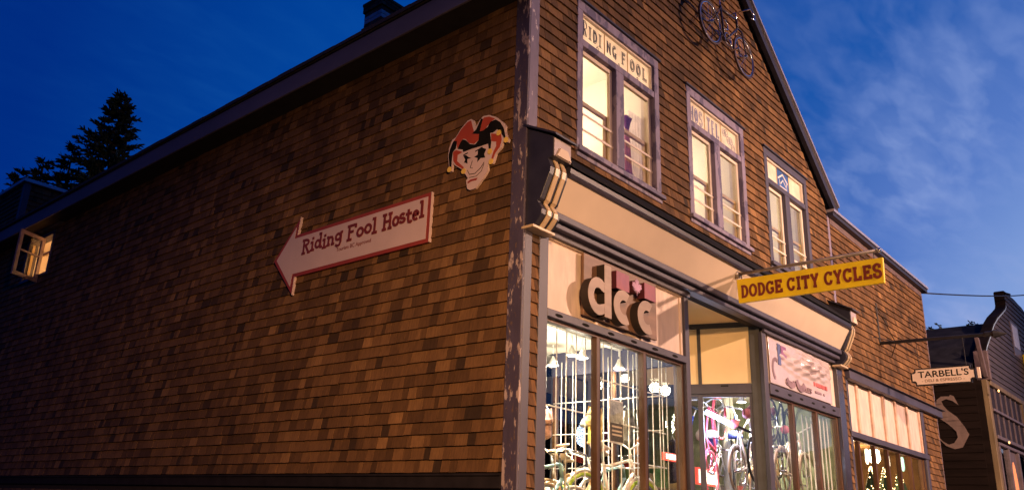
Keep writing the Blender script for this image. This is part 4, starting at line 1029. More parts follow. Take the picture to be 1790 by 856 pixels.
# ------------------------------------------------------------------ signs
# arrow board on the side wall
AO = (-0.05, 2.6, 4.7)
ar_ = thing('arrow_sign', 'white arrow shaped board with red border and lettering on the shingled side wall', 'sign', AO)
ARW = [(-1.235, 4.992), (-3.633, 4.992), (-3.600, 5.225), (-4.09, 4.719), (-3.612, 4.205), (-3.600, 4.435), (-1.235, 4.425)]
MB().prism(ARW, 0.025, 0.055, FR_SIDE).build('board', SIGNRED, ar_)
INN = [(-1.285, 4.950), (-3.685, 4.950), (-3.672, 5.105), (-4.03, 4.719), (-3.668, 4.318), (-3.652, 4.478), (-1.285, 4.468)]
MB().prism(INN, 0.0552, 0.058, FR_SIDE).build('face', SIGNWHITE, ar_)
fr = fr_side_at(0.0)
FUN = {
 'R': (.66, [[(.13, 0), (.13, 1)], [(.0, .95)]+arc(.2, .76, .30, .19, 90, -90, 8)+[(.13, .57)], [(.28, .55), (.54, .02)], [(0, .04), (.28, .04)], [(.44, .04), (.66, .04)]]),
 'i': (.34, [[(.15, 0), (.15, .6)], [(0, .57), (.2, .57)], [(.0, .04), (.32, .04)], [(.10, .82), (.24, .86)]]),
 'd': (.58, [arc(.22, .30, .17, .24, 0, 360, 14), [(.42, 0), (.42, 1)], [(.28, .95), (.48, .95)], [(.38, .04), (.56, .04)]]),
 'n': (.60, [[(.12, 0), (.12, .6)], [(.0, .57), (.14, .57)], [(.12, .42), (.24, .56), (.38, .52), (.43, .38), (.43, 0)], [(0, .04), (.24, .04)], [(.33, .04), (.56, .04)]]),
 'g': (.56, [arc(.22, .36, .17, .20, 0, 360, 14), [(.42, .60), (.42, 0), (.36, -.20), (.20, -.25), (.06, -.14)], [(.36, .60), (.54, .62)]]),
 'F': (.62, [[(.13, 0), (.13, 1)], [(.0, .95), (.56, .95)], [(.54, 1), (.54, .74)], [(.13, .54), (.42, .54)], [(0, .04), (.32, .04)]]),
 'o': (.50, [arc(.24, .30, .18, .25, 0, 360, 16)]),
 'l': (.34, [[(.15, 0), (.15, 1)], [(0, .95), (.2, .95)], [(0, .04), (.32, .04)]]),
 'H': (.74, [[(.15, 0), (.15, 1)], [(.56, 0), (.56, 1)], [(.15, .5), (.56, .5)], [(0, .95), (.3, .95)], [(.42, .95), (.7, .95)], [(0, .04), (.3, .04)], [(.42, .04), (.7, .04)]]),
 's': (.44, [arc(.2, .43, .15, .13, 30, 270, 8)+arc(.2, .17, .17, .13, 90, -160, 9)[1:]]),
 't': (.46, [[(.18, .86), (.17, .28), (.22, .07), (.34, .04), (.43, .14)], [(.0, .58), (.40, .58)]]),
 'e': (.48, [[(.06, .30), (.40, .34)]+arc(.23, .30, .17, .25, 12, 310, 14)]),
}
kk = 0
def fun_text(word, u, v0, h, width):
    global kk
    lt = MB()
    tot = sum(FUN[c][0] for c in word); k_ = width/tot
    for ci, c in enumerate(word):
        dv = 0.012*((ci*7) % 3-1)
        for st in FUN[c][1]:
            kk += 1
            lt.ribbon([(u+x*k_, v0+dv+y*h) for x, y in st], 0.034, 0.058, 0.061+0.0001*kk, FR_SIDE)
        u += FUN[c][0]*k_
    lt.build('lettering', MAROON, ar_)
for word, u0_, u1_ in (('Riding', -3.50, -2.70), ('Fool', -2.62, -2.08), ('Hostel', -2.00, -1.32)): fun_text(word, u0_, 4.715, 0.19, u1_-u0_)
l2 = MB(); text_mesh(l2, 'Tourism BC Approved', FR_SIDE, -2.80, 4.595, 0.62, 0.062, 0.058, 0.060, 0.004)
l2.build('small_lettering', MAROON, ar_)
for (a, b) in (((-3.633, 4.992), (-3.600, 5.225)), ((-3.612, 4.205), (-3.600, 4.435)), ((-1.235, 4.992), (-1.235, 4.425))): MB().ribbon([a, b], 0.006, 0.02, 0.0585, FR_SIDE).build('edge_strip', SIGNWHITE, ar_)
# jester cap emblem
JO = (-0.05, 0.6, 5.2)
js = thing('emblem_sign', 'cut out emblem of a belled red and black fool cap over a pale face', 'sign', JO)
OUT = [(-1.026,5.202),(-1.003,5.219),(-1.028,5.355),(-1.017,5.446),(-0.979,5.529),(-0.928,5.544),(-0.853,5.628),(-0.763,5.691),(-0.712,5.694),(-0.679,5.671),(-0.64,5.568),(-0.588,5.645),(-0.541,5.674),(-0.457,5.661),(-0.358,5.606),(-0.259,5.513),(-0.217,5.454),(-0.228,5.413),(-0.206,5.345),(-0.174,5.302),(-0.189,5.274),(-0.229,5.28),(-0.25,5.302),(-0.274,5.243),(-0.344,5.185),(-0.364,5.124),(-0.379,5.09),(-0.42,5.096),(-0.441,5.112),(-0.444,5.036),(-0.501,4.962),(-0.606,4.878),(-0.682,4.877),(-0.721,4.902),(-0.741,4.996),(-0.719,5.019),(-0.758,5.074),(-0.806,5.103),(-0.802,5.137),(-0.896,5.202),(-0.946,5.244),(-0.959,5.161),(-0.996,5.159)]
J = dict(
 red=[[(-0.975,5.481),(-0.852,5.615),(-0.762,5.676),(-0.711,5.678),(-0.679,5.58),(-0.659,5.527),(-0.586,5.488),(-0.593,5.415),(-0.65,5.386),(-0.724,5.419),(-0.778,5.481),(-0.822,5.495),(-0.868,5.426),(-0.896,5.405),(-0.909,5.485)],
  [(-0.58,5.503),(-0.553,5.634),(-0.526,5.654),(-0.456,5.643),(-0.371,5.593),(-0.425,5.576),(-0.465,5.548),(-0.504,5.515),(-0.558,5.485)],
  [(-0.418,5.437),(-0.28,5.39),(-0.271,5.32),(-0.294,5.249),(-0.351,5.198),(-0.382,5.135),(-0.403,5.146),(-0.379,5.217),(-0.342,5.274),(-0.344,5.325),(-0.372,5.333),(-0.413,5.351)],
  [(-0.953,5.38),(-0.91,5.391),(-0.812,5.34),(-0.883,5.326),(-0.886,5.257),(-0.785,5.161),(-0.783,5.132),(-0.897,5.214),(-0.942,5.272)],
  [(-0.546,5.401),(-0.513,5.426),(-0.479,5.433),(-0.462,5.365),(-0.538,5.382)]],
 black=[[(-0.993,5.216),(-1.018,5.352),(-1.001,5.429),(-0.955,5.51),(-0.903,5.495),(-0.914,5.41),(-0.956,5.381),(-0.965,5.302),(-0.967,5.209)],
  [(-0.888,5.397),(-0.849,5.467),(-0.822,5.489),(-0.777,5.469),(-0.708,5.401),(-0.636,5.376),(-0.589,5.414),(-0.586,5.482),(-0.687,5.515),(-0.632,5.548),(-0.568,5.656),(-0.542,5.642),(-0.58,5.509),(-0.531,5.506),(-0.47,5.527),(-0.438,5.575),(-0.363,5.58),(-0.3,5.531),(-0.25,5.448),(-0.218,5.332),(-0.238,5.332),(-0.281,5.401),(-0.338,5.463),(-0.39,5.44),(-0.432,5.447),(-0.412,5.339),(-0.419,5.251),(-0.438,5.257),(-0.453,5.334),(-0.549,5.334),(-0.69,5.34),(-0.804,5.338),(-0.809,5.368)]],
 eye=[[(-0.799,5.296),(-0.758,5.29),(-0.72,5.257),(-0.683,5.235),(-0.738,5.239),(-0.734,5.187),(-0.767,5.207),(-0.784,5.206),(-0.769,5.242)], [(-0.641,5.235),(-0.593,5.25),(-0.592,5.301),(-0.549,5.322),(-0.477,5.279),(-0.502,5.23),(-0.486,5.186),(-0.549,5.198),(-0.595,5.166),(-0.591,5.21)]],
 mouth=[[(-0.72,4.974),(-0.682,4.992),(-0.578,4.988),(-0.597,4.965),(-0.667,4.969),(-0.715,4.956)]])
MB().prism(OUT, 0.022, 0.05, FR_SIDE).build('backing', SIGNWHITE, js)
mb = MB(); [mb.prism(p, 0.0502, 0.0515, FR_SIDE) for p in J['red']]; mb.build('red_lobe', JRED, js)
mb = MB(); [mb.prism(p, 0.0502, 0.0525, FR_SIDE) for p in J['black']]; mb.build('black_lobe', BLACK, js)
mb = MB(); [mb.prism(p, 0.0502, 0.0515, FR_SIDE) for p in J['eye']]
mb.ribbon([(-0.70,5.055),(-0.62,5.045),(-0.54,5.09),(-0.498,5.14)], 0.008, 0.0502, 0.0518, FR_SIDE)
mb.ribbon([(-0.665,5.20),(-0.69,5.125),(-0.655,5.115)], 0.007, 0.0502, 0.0519, FR_SIDE)
mb.ribbon([(-0.70,5.02),(-0.60,5.01),(-0.53,5.05),(-0.498,5.12)], 0.006, 0.0502, 0.0521, FR_SIDE)
mb.ribbon([(-0.73,5.11),(-0.70,5.06)], 0.006, 0.0502, 0.0522, FR_SIDE)
mb.ribbon([(-0.80,5.30),(-0.735,5.31)], 0.012, 0.0502, 0.0517, FR_SIDE); mb.ribbon([(-0.63,5.295),(-0.53,5.315)], 0.012, 0.0502, 0.0517, FR_SIDE)
mb.build('face_lines', BLACK, js)
mb = MB(); [mb.prism(p, 0.0502, 0.0514, FR_SIDE) for p in J['mouth']]; mb.build('mouth', SIGNRED, js)
for u_, v_ in ((-0.99,5.187),(-0.78,5.111),(-0.21,5.304),(-0.401,5.118),(-0.423,5.236),(-0.311,5.412)):
    MB().prism([(u_+0.031*math.cos(R(a)), v_+0.031*math.sin(R(a))) for a in range(0, 360, 30)], 0.0526, 0.058, FR_SIDE).build('bell', JYEL, js)
# wooden letters over the left display
do = thing('wooden_letter_sign', 'carved wooden board with three rounded letters and plum flag blocks over the left display', 'sign', (1.65, -0.03, 4.0))
MB().box(0.945, -0.035, 3.69, 2.36, 0.0, 4.345).build('board', SIGNWOOD, do, bevel=0.004)
DD0, DD1 = 0.036, 0.130
LETTERSHADE = M_plain('letter_side_shade', (0.020, 0.013, 0.011), 0.7)  # shade on the letter sides, painted in as a near-black colour
def ringpoly(cx, cz, ro, ri, a0, a1, sx=1.0, n=26): return [(cx+ro*sx*math.cos(R(a0+(a1-a0)*i/n)), cz+ro*math.sin(R(a0+(a1-a0)*i/n))) for i in range(n+1)], [(cx+ri*sx*math.cos(R(a0+(a1-a0)*i/n)), cz+ri*math.sin(R(a0+(a1-a0)*i/n))) for i in range(n+1)]
mb = MB()
# letter with a stem
cxd, czd = 1.065, 3.893
o_, i_ = ringpoly(cxd, czd, 0.195, 0.088, 58, 302, 0.94)
poly = o_+[(1.17, 3.728), (1.17, 3.835)]+[(1.155, 3.83)]+i_[::-1][1:-1]+[(1.155, 3.95), (1.17, 3.96), (1.17, 4.055)]
mb.prism(poly, DD0, DD1, FR_FRONT)
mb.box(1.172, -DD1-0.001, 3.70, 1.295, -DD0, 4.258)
le = mb.build('letter', LETTERSHADE, do)
mb = MB().prism(poly, DD1+0.0002, DD1+0.005, FR_FRONT).box(1.172, -DD1-0.006, 3.70, 1.295, -DD1-0.0012, 4.258)
mb.build('letter_face', SIGNWOOD_L, le)
for cx_, cz_ in ((1.535, 3.875), (1.995, 3.865)):
    o_, i_ = ringpoly(cx_, cz_, 0.185, 0.078, 58, 300, 1.05)
    le = MB().prism(o_+i_[::-1], DD0, DD1, FR_FRONT).build('letter', LETTERSHADE, do)
    MB().prism(o_+i_[::-1], DD1+0.0002, DD1+0.005, FR_FRONT).build('letter_face', SIGNWOOD_L, le)
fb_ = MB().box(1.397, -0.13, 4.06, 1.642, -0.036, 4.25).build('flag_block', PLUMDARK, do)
MB().box(1.397, -0.134, 4.06, 1.642, -0.1302, 4.25).build('block_face', PLUM, fb_)
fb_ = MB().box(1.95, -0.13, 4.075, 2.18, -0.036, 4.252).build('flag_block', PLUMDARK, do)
MB().box(1.95, -0.134, 4.075, 2.18, -0.1302, 4.252).build('block_face', PLUM, fb_)
LEAF = [(0, -1), (.06, -.45), (.52, -.52), (.42, -.34), (.95, .02), (.80, .12), (.86, .42), (.58, .36), (.50, .48), (.28, .24), (.34, .78), (.16, .68), (0, 1)]
LEAF = LEAF + [(-x, y) for x, y in reversed(LEAF[1:-1])]
MB().prism([(1.80+x*0.105, 4.165+y*0.10) for x, y in LEAF], 0.128, 0.133, FR_FRONT).build('maple_leaf', PLUM_SIDE, do)
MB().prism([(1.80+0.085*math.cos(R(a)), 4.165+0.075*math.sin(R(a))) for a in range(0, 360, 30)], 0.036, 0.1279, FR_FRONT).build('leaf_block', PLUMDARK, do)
# vinyl banner over the right display
bn = thing('vinyl_banner', 'crumpled pale vinyl banner with faded print hanging over the right display', 'banner', (6.5, -0.02, 4.0))
bx0, bx1, bz0, bz1 = 5.42, 7.66, 3.70, 4.40
mb = MB(); nx, nz = 120, 60; vs = []
for j in range(nz+1):
    for i in range(nx+1):
        u_, v_ = i/nx, j/nz
        mid_ = math.exp(-((u_-0.58)/0.30)**2)*math.exp(-((v_-0.64)/0.20)**2)
        fold = math.sin((u_*0.75+v_*1.3)*34+2.4*math.sin(u_*5+v_*3))*0.5 + math.sin((u_*1.6-v_*1.1)*23+1.7*math.sin(v_*7))*0.5
        fold = fold*0.6+0.7*(abs(math.sin((u_*0.5+v_*1.0)*21+3*math.sin(u_*4.2)))-0.5)
        d = 0.014+0.06*mid_+0.085*mid_*fold+0.003*math.sin(u_*9+v_*4)
        vs.append((bx0+(bx1-bx0)*u_, -max(0.002, d)+0.022, bz0+(bz1-bz0)*v_-0.02*mid_*v_))
fs = [(j*(nx+1)+i, j*(nx+1)+i+1, (j+1)*(nx+1)+i+1, (j+1)*(nx+1)+i) for j in range(nz) for i in range(nx)]
so = mb.add(vs, fs).build('sheet', VINYL, bn, smooth=True)
md = so.modifiers.new('thick', 'SOLIDIFY'); md.thickness = 0.002; md.offset = 1
FADED = M_plain('faded_print', (0.20, 0.13, 0.16), 0.5); FBLUE = M_plain('faded_blue', (0.08, 0.10, 0.24), 0.5); FPURP = M_plain('faded_purple', (0.22, 0.09, 0.20), 0.5); FRED = M_plain('faded_red', (0.45, 0.10, 0.10), 0.5)
fb = fr_front_at(0.004)
MB().box(5.70, -0.004, 4.00, 5.80, -0.001, 4.30).build('print_bar', FBLUE, bn); MB().box(5.82, -0.004, 4.10, 6.0, -0.001, 4.29).build('print_bar', FPURP, bn)
mb = MB(); mb.ribbon(arc(5.62, 3.92, 0.11, 0.14, 60, 250, 14), 0.05, 0.0, 0.006, fb); mb.ribbon(arc(6.45, 3.92, 0.16, 0.16, 200, 330, 12), 0.09, 0.006, 0.012, fb); mb.ribbon(arc(6.10, 3.92, 0.16, 0.16, 210, 320, 12), 0.08, 0.006, 0.012, fb)
mb.build('print_letter', FADED, bn)
mb = MB(); text_mesh(mb, 'CITY CYCLES', fb, 5.92, 3.745, 0.92, 0.075, -0.003, 0.010, 0.010); mb.build('print_line', FADED, bn)
# two faded lines too worn to read
for u, wd_ in ((6.95, 0.05), (7.03, 0.20), (7.26, 0.11), (7.40, 0.07)): MB().box(u, -0.006, 3.885, u+wd_, 0.004, 3.945).build('print_smudge', FRED, bn)
for u, wd_ in ((6.98, 0.24), (7.30, 0.05)): MB().box(u, -0.006, 3.785, u+wd_, 0.004, 3.815).build('print_smudge', FADED, bn)
# long yellow sign and its pipe
YX = 3.96
po = thing('sign_pipe', 'thin steel pipe arm standing out from the cornice above the yellow sign', 'sign bracket', (YX, -0.27, 4.83))
MB().tube([(YX, -0.24, 4.83), (YX, -1.97, 4.832)], 0.021, 10).build('pipe', PIPE, po, smooth=True)
MB().tube([(YX, -0.25, 4.83), (YX, -0.30, 4.83)], 0.055, 12).build('flange', PIPE, po, smooth=True)
MB().tube([(YX, -1.965, 4.832), (YX, -2.0, 4.832)], 0.028, 10).build('end_cap', CHROME, po, smooth=True)
MB().tube([(YX, -0.55, 4.833), (YX+0.9, -0.36, 5.05)], 0.004, 5).build('guy_wire', IRON, po)
yo = thing('hanging_sign', 'long yellow hanging board with dark red western lettering over the entry', 'sign', (YX, -1.15, 4.6))
fy = fr_side_at(YX-0.02)
MB().prism([(0.285, 4.445), (2.005, 4.437), (2.015, 4.735), (0.27, 4.755)], -0.04, 0.0, fy).build('board', YELLOW, yo, bevel=0.003)
lt = MB(); lt2 = []
uu = slab_text(lt, 'DODGE', fy, 0.325, 4.505, 0.1085, 0.165, 0.0, 0.002, 0.20)
uu = slab_text(lt, 'CITY', fy, uu+0.045, 4.505, 0.1085, 0.165, 0.0, 0.002, 0.20)
uu = slab_text(lt, 'CYCLES', fy, uu+0.05, 4.505, 0.1085, 0.165, 0.0, 0.002, 0.20)
print('yellow lettering ends', uu)
lt.build('lettering', MAROON, yo)
for yy in (-0.33, -1.10, -1.92):
    MB().tube([(YX, yy, 4.74), (YX, yy, 4.815)], 0.006, 6).build('hanger', IRON, yo)
# iron bracket and oval cornered sign on the annex
TX = 10.2
tbk = thing('iron_sign_bracket', 'black wrought iron arm with spear tip on the annex wall', 'sign bracket', (TX, 0, 5.2))
MB().tube([(TX, -0.02, 5.90), (TX, -0.02, 5.12)], 0.022, 8).build('wall_bar', IRON, tbk)
MB().tube([(TX, 0.0, 5.15), (TX, -1.70, 5.12)], 0.030, 8).build('arm', IRON, tbk)
MB().tube([(TX, -1.66, 5.12), (TX, -1.70, 5.12), (TX, -1.78, 5.12), (TX, -1.82, 5.115), (TX, -1.90, 5.11), (TX, -2.01, 5.10)], [0.03, 0.05, 0.045, 0.075, 0.05, 0.004], 8).build('spear_tip', IRON, tbk)
MB().tube([(TX, -0.02, 5.88), (TX+0.9, -0.03, 5.35), (TX+2.4, -0.04, 5.30)], 0.008, 5).build('stay', IRON, tbk)
MB().tube([(TX-0.35, -0.03, 5.2), (TX, -0.3, 5.14), (TX+0.6, -0.03, 5.02)], 0.008, 5).build('stay', IRON, tbk)
ts = thing('cafe_sign', 'cream board with notched corners and black lettering hanging from the iron arm', 'sign', (TX, -1.0, 4.5))
ft = fr_side_at(TX)
def notched(u0, u1, v0, v1, c):
    return [(u0+c, v0), (u1-c, v0), (u1-c, v0+c*0.6), (u1-c*0.6, v0+c), (u1, v0+c), (u1, v1-c), (u1-c*0.6, v1-c), (u1-c, v1-c*0.6), (u1-c, v1), (u0+c, v1), (u0+c, v1-c*0.6), (u0+c*0.6, v1-c), (u0, v1-c), (u0, v0+c), (u0+c*0.6, v0+c), (u0+c, v0+c*0.6)]
TZ0, TZ1 = 4.330, 4.630
MB().prism(notched(0.475, 1.475, TZ0, TZ1, 0.065), -0.02, 0.02, ft).build('board', IRON, ts)
MB().prism(notched(0.50, 1.45, TZ0+0.022, TZ1-0.022, 0.065), 0.0202, 0.024, ft).build('face', PALE, ts)
mb = MB(); text_mesh(mb, "TARBELL'S", ft, 0.595, 4.465, 0.78, 0.115, 0.024, 0.027, 0.012); mb.build('lettering', BLACK, ts)
mb = MB(); text_mesh(mb, '- DELI & ESPRESSO -', ft, 0.645, 4.385, 0.66, 0.05, 0.024, 0.027, 0.003); mb.build('small_lettering', M_plain('brown_letter', (0.20, 0.12, 0.08), 0.5), ts)
for yy in (-0.62, -1.35): MB().tube([(TX, yy, 4.62), (TX, yy, 5.12)], 0.005, 5).build('chain', IRON, ts)
MB().box(TX-0.02, -1.54, 4.40, TX+0.02, -1.50, 4.58).build('end_trim', PALE, ts)

# ------------------------------------------------------------------ bicycles
def bicycle(name, label, group, col, tyre_col=None, seat_col=None, bar='drop', grip=None, r=0.335):
    t = thing(name, label, 'bicycle', (0, 0, 0), group)
    fm = M_plain(name+'_paint', col, 0.3, var=0.08, bmp=0)
    tm = M_plain(name+'_tyre', tyre_col, 0.6) if tyre_col else RUBBER
    def wheel(cx):
        w_ = MB().tube([(cx+(r-0.018)*math.cos(R(a)), 0, r+(r-0.018)*math.sin(R(a))) for a in range(0, 360, 15)], 0.018, 6, True).build('wheel', tm, t, smooth=True)
        MB().tube([(cx+(r-0.045)*math.cos(R(a)), 0, r+(r-0.045)*math.sin(R(a))) for a in range(0, 360, 15)], 0.010, 5, True).build('rim', CHROME, w_, smooth=True)
        sp_ = MB()
        for k in range(18):
            a = R(20*k); s_ = 0.02 if k % 2 else -0.02
            sp_.tube([(cx+0.02*math.cos(a+1), s_, r+0.02*math.sin(a+1)), (cx+(r-0.05)*math.cos(a), 0, r+(r-0.05)*math.sin(a))], 0.0018, 3)
        sp_.build('spokes', CHROME, w_)
        MB().tube([(cx, -0.05, r), (cx, 0.05, r)], 0.022, 8).build('hub', CHROME, w_, smooth=True)
        for s_ in (): pass
    wheel(0.0); wheel(1.02)
    bb = (0.43, 0, 0.28); st = (0.30, 0, 0.80); hd = (0.80, 0, 0.86); hl = (0.835, 0, 0.72)
    f = MB()
    for a, b, rr in ((bb, st, 0.016), (bb, hl, 0.019), ((st[0]+0.02, 0, st[2]-0.05), hd, 0.017), (hd, hl, 0.02)): f.tube([a, b], rr, 8)
    for s_ in (-0.05, 0.05): f.tube([(0, s_, r), (bb[0], s_*0.4, bb[2])], 0.010, 6); f.tube([(0, s_, r), (st[0], s_*0.3, st[2]-0.03)], 0.008, 6)
    f.build('frame', fm, t, smooth=True)
    fk = MB()
    for s_ in (-0.045, 0.045): fk.tube([hl, (0.87, s_, 0.66), (0.95, s_, 0.48), (1.02, s_, r)], 0.011, 6)
    fk.build('fork', fm, t, smooth=True)
    sm_ = M_plain(name+'_saddle', seat_col, 0.5) if seat_col else RUBBER
    MB().tube([(0.29, 0, 0.80), (0.265, 0, 0.93)], 0.012, 6).build('seat_post', CHROME, t)
    MB().tube([(0.13, 0, 0.955), (0.20, 0, 0.965), (0.30, 0, 0.955), (0.42, 0, 0.950)], [0.05, 0.07, 0.035, 0.015], 8).build('saddle', sm_, t, smooth=True)
    hb = MB().tube([hd, (0.78, 0, 0.97)], 0.013, 6)
    if bar == 'cruiser':
        for s_ in (-1, 1): hb.tube([(0.78, 0, 0.97), (0.80, s_*0.10, 1.03), (0.74, s_*0.27, 1.08), (0.58, s_*0.33, 1.05), (0.48, s_*0.34, 1.03)], 0.011, 6)
    else:
        for s_ in (-1, 1): hb.tube([(0.78, 0, 0.97), (0.84, s_*0.20, 0.98), (0.95, s_*0.21, 0.95), (0.96, s_*0.21, 0.86), (0.85, s_*0.21, 0.82)], 0.011, 6)
    hb.build('handlebar', BARS if bar == 'cruiser' else CHROME, t, smooth=True)
    if bar == 'cruiser':
        for s_ in (-1, 1): MB().tube([(0.60, s_*0.328, 1.053), (0.46, s_*0.342, 1.028)], 0.017, 8).build('grip', M_plain(name+'_grip', grip or (0.30, 0.16, 0.08), 0.6), t, smooth=True)
    cr = MB().tube([(bb[0], -0.055, bb[2]), (bb[0]+0.12, -0.06, bb[2]-0.12)], 0.010, 6).tube([(bb[0], 0.055, bb[2]), (bb[0]-0.12, 0.06, bb[2]+0.12)], 0.010, 6)
    cr.tube([(bb[0]+0.095*math.cos(R(a)), -0.045, bb[2]+0.095*math.sin(R(a))) for a in range(0, 360, 24)], 0.006, 5, True)
    for s_, dx_, dz_ in ((-1, 0.12, -0.12), (1, -0.12, 0.12)): cr.tube([(bb[0]+dx_, s_*0.06, bb[2]+dz_), (bb[0]+dx_, s_*0.15, bb[2]+dz_)], 0.014, 6)
    cr.build('crank', CHROME, t, smooth=True)
    for cx in (0.0, 1.02):
        MB().tube([(cx+(r+0.022)*math.cos(R(a)), 0, r+(r+0.022)*math.sin(R(a))) for a in range(35, 175, 12)], [0.008]+[0.016]*10+[0.008], 6).build('mudguard', fm, t, smooth=True) if bar == 'cruiser' else None
    return t
def place(t, x, y, z, rz=0, rx=0, ry=0):
    t.rotation_mode = 'XYZ'; t.location = (x, y, z); t.rotation_euler = (rx, ry, rz)
g1 = 'bicycles shown in the left display'
b1 = bicycle('bicycle', 'tan cruiser bicycle with pale tyres behind the left display glass', g1, (0.72, 0.50, 0.26), (0.60, 0.45, 0.33), (0.62, 0.50, 0.36), 'cruiser', (0.55, 0.32, 0.18))
place(b1, 1.42, 0.75, 1.43, R(2))
b2 = bicycle('bicycle', 'white cruiser bicycle with lime tyre in the middle pane of the left display', g1, (0.78, 0.70, 0.62), (0.45, 0.62, 0.06), (0.5, 0.4, 0.3), 'cruiser', (0.7, 0.45, 0.3))
place(b2, 1.72, 0.48, 1.55, R(-4))
b3 = bicycle('bicycle', 'pale teal bicycle at the left edge of the left display', g1, (0.28, 0.46, 0.46), (0.5, 0.45, 0.38), (0.3, 0.2, 0.12), 'drop')
place(b3, 0.42, 0.52, 1.40, R(-6))
gb = bicycle('bicycle', 'dark old road bicycle mounted high on the shingled gable', None, (0.025, 0.02, 0.035), (0.035, 0.015, 0.02), (0.02, 0.02, 0.02), 'drop', r=0.335)
place(gb, 3.62, -0.24, 8.08, R(0), 0, R(4))
g2 = 'bicycles hung in the right display'
b4 = bicycle('bicycle', 'black mountain bicycle hung in the first pane of the right display', g2, (0.03, 0.03, 0.045), None, (0.5, 0.15, 0.2), 'drop')
place(b4, 5.95, 0.45, 2.45, R(6), 0, R(-40))
b5 = bicycle('bicycle', 'white frame bicycle in the second pane of the right display', g2, (0.75, 0.68, 0.66), (0.25, 0.2, 0.18), (0.6, 0.2, 0.25), 'cruiser')
place(b5, 6.80, 0.50, 2.30, R(3))
b6 = bicycle('bicycle', 'grey bicycle standing behind the white bars of the right display', g2, (0.30, 0.32, 0.35), None, None, 'drop')
place(b6, 6.6, 1.05, 2.1, R(4))
for src, lab, g_, loc in ((b1, 'second tan cruiser bicycle parked behind the yellow jersey', g1, (2.05, 1.15, 1.46, 4, 0)), (b2, 'white cruiser bicycle partly hidden by the first wooden mullion', g1, (1.05, 1.05, 1.44, -3, 0)), (b3, 'teal bicycle standing in the third pane of the left display', g1, (2.35, 0.85, 1.55, 6, 0)),
    (b5, 'white bicycle hung nose up in the first pane of the right display', g2, (5.95, 0.75, 2.25, 5, -22)), (b1, 'tan cruiser bicycle low in the second pane of the right display', g2, (6.70, 0.85, 2.02, 2, 0)), (b4, 'black bicycle hung high behind the white bars of the right display', g2, (6.95, 0.60, 2.55, 8, -30))):
    c_ = copy_tree(src); c_['label'] = lab; c_['group'] = g_
    place(c_, loc[0], loc[1], loc[2], R(loc[3]), 0, R(loc[4]))
g3 = 'bicycles inside the shop beyond the entry'
b7 = bicycle('bicycle', 'pink bicycle hung inside the shop beyond the entry glass', g3, (0.75, 0.10, 0.18), (0.70, 0.12, 0.16), (0.7, 0.6, 0.6), 'cruiser', (0.6, 0.08, 0.12))
place(b7, 6.10, 1.20, 2.35, R(10), 0, R(-58))
b8 = bicycle('bicycle', 'blue and white bicycle hung inside the shop by the pale pillar', g3, (0.70, 0.72, 0.80), (0.6, 0.55, 0.5), (0.06, 0.08, 0.35), 'cruiser', (0.04, 0.10, 0.55))
place(b8, 6.95, 1.45, 2.40, R(12), 0, R(-62))
# ------------------------------------------------------------------ shop goods and lamps
WARM = (1.0, 0.88, 0.68)
SHADE = M_plain('lamp_shade_white', (0.75, 0.72, 0.65), 0.4)
BULB = M_emit('shop_bulb', (1, 0.86, 0.62), 24)
def pendant(x, y, z, label, e):
    t = thing('pendant_lamp', label, 'lamp', (x, y, z), 'pendant lamps under the shop ceiling')
    MB().lathe([(0.015, 0.12), (0.022, 0.09), (0.05, 0.037), (0.074, 0.0), (0.070, 0.0), (0.044, 0.037), (0.015, 0.08)], (x, y, z)).build('lamp_shade', SHADE, t, smooth=True)
    MB().lathe([(0.002, 0.05), (0.036, 0.03), (0.062, 0.003), (0.044, -0.010), (0.002, -0.016)], (x, y, z), 12).build('bulb', BULB, t, smooth=True)
    MB().tube([(x, y, z+0.15), (x, y, SZ)], 0.006, 5).build('stem', SHADE, t)
    lamp('bulb_glow', 'POINT', (x, y, z-0.10), e*0.42, WARM, t, shadow_soft_size=0.07)
    lamp('bulb_light', 'SPOT', (x, y, z-0.03), e*4.6, WARM, t, shadow_soft_size=0.07, spot_size=R(112), spot_blend=0.6)
    return t
pendant(2.04, 0.9, 3.56, 'white pendant lamp under the shop ceiling, nearest the building corner', 60)
pendant(2.27, 0.92, 3.57, 'bright white pendant lamp crossed by the first wooden mullion', 60)
pendant(3.03, 0.9, 3.57, 'white pendant lamp seen through the middle pane of the left display', 50)
pendant(1.15, 0.75, 3.60, 'white pendant lamp above the tan cruiser bicycle', 75)
pendant(2.6, 1.6, 3.60, 'white pendant lamp high over the third pane of the left display', 75)
pendant(6.4, 0.9, 3.62, 'white pendant lamp high over the right display', 52)
pendant(7.3, 0.9, 3.62, 'white pendant lamp beside the far end of the right display', 42)
trk = MB().box(1.2, 0.86, 3.80, 3.6, 0.94, 3.84).build('track_rail', SHADE, None, org=(2.4, 0.9, 3.82)); tag(trk, 'pale lighting track along the shop ceiling of the left display', 'rail')
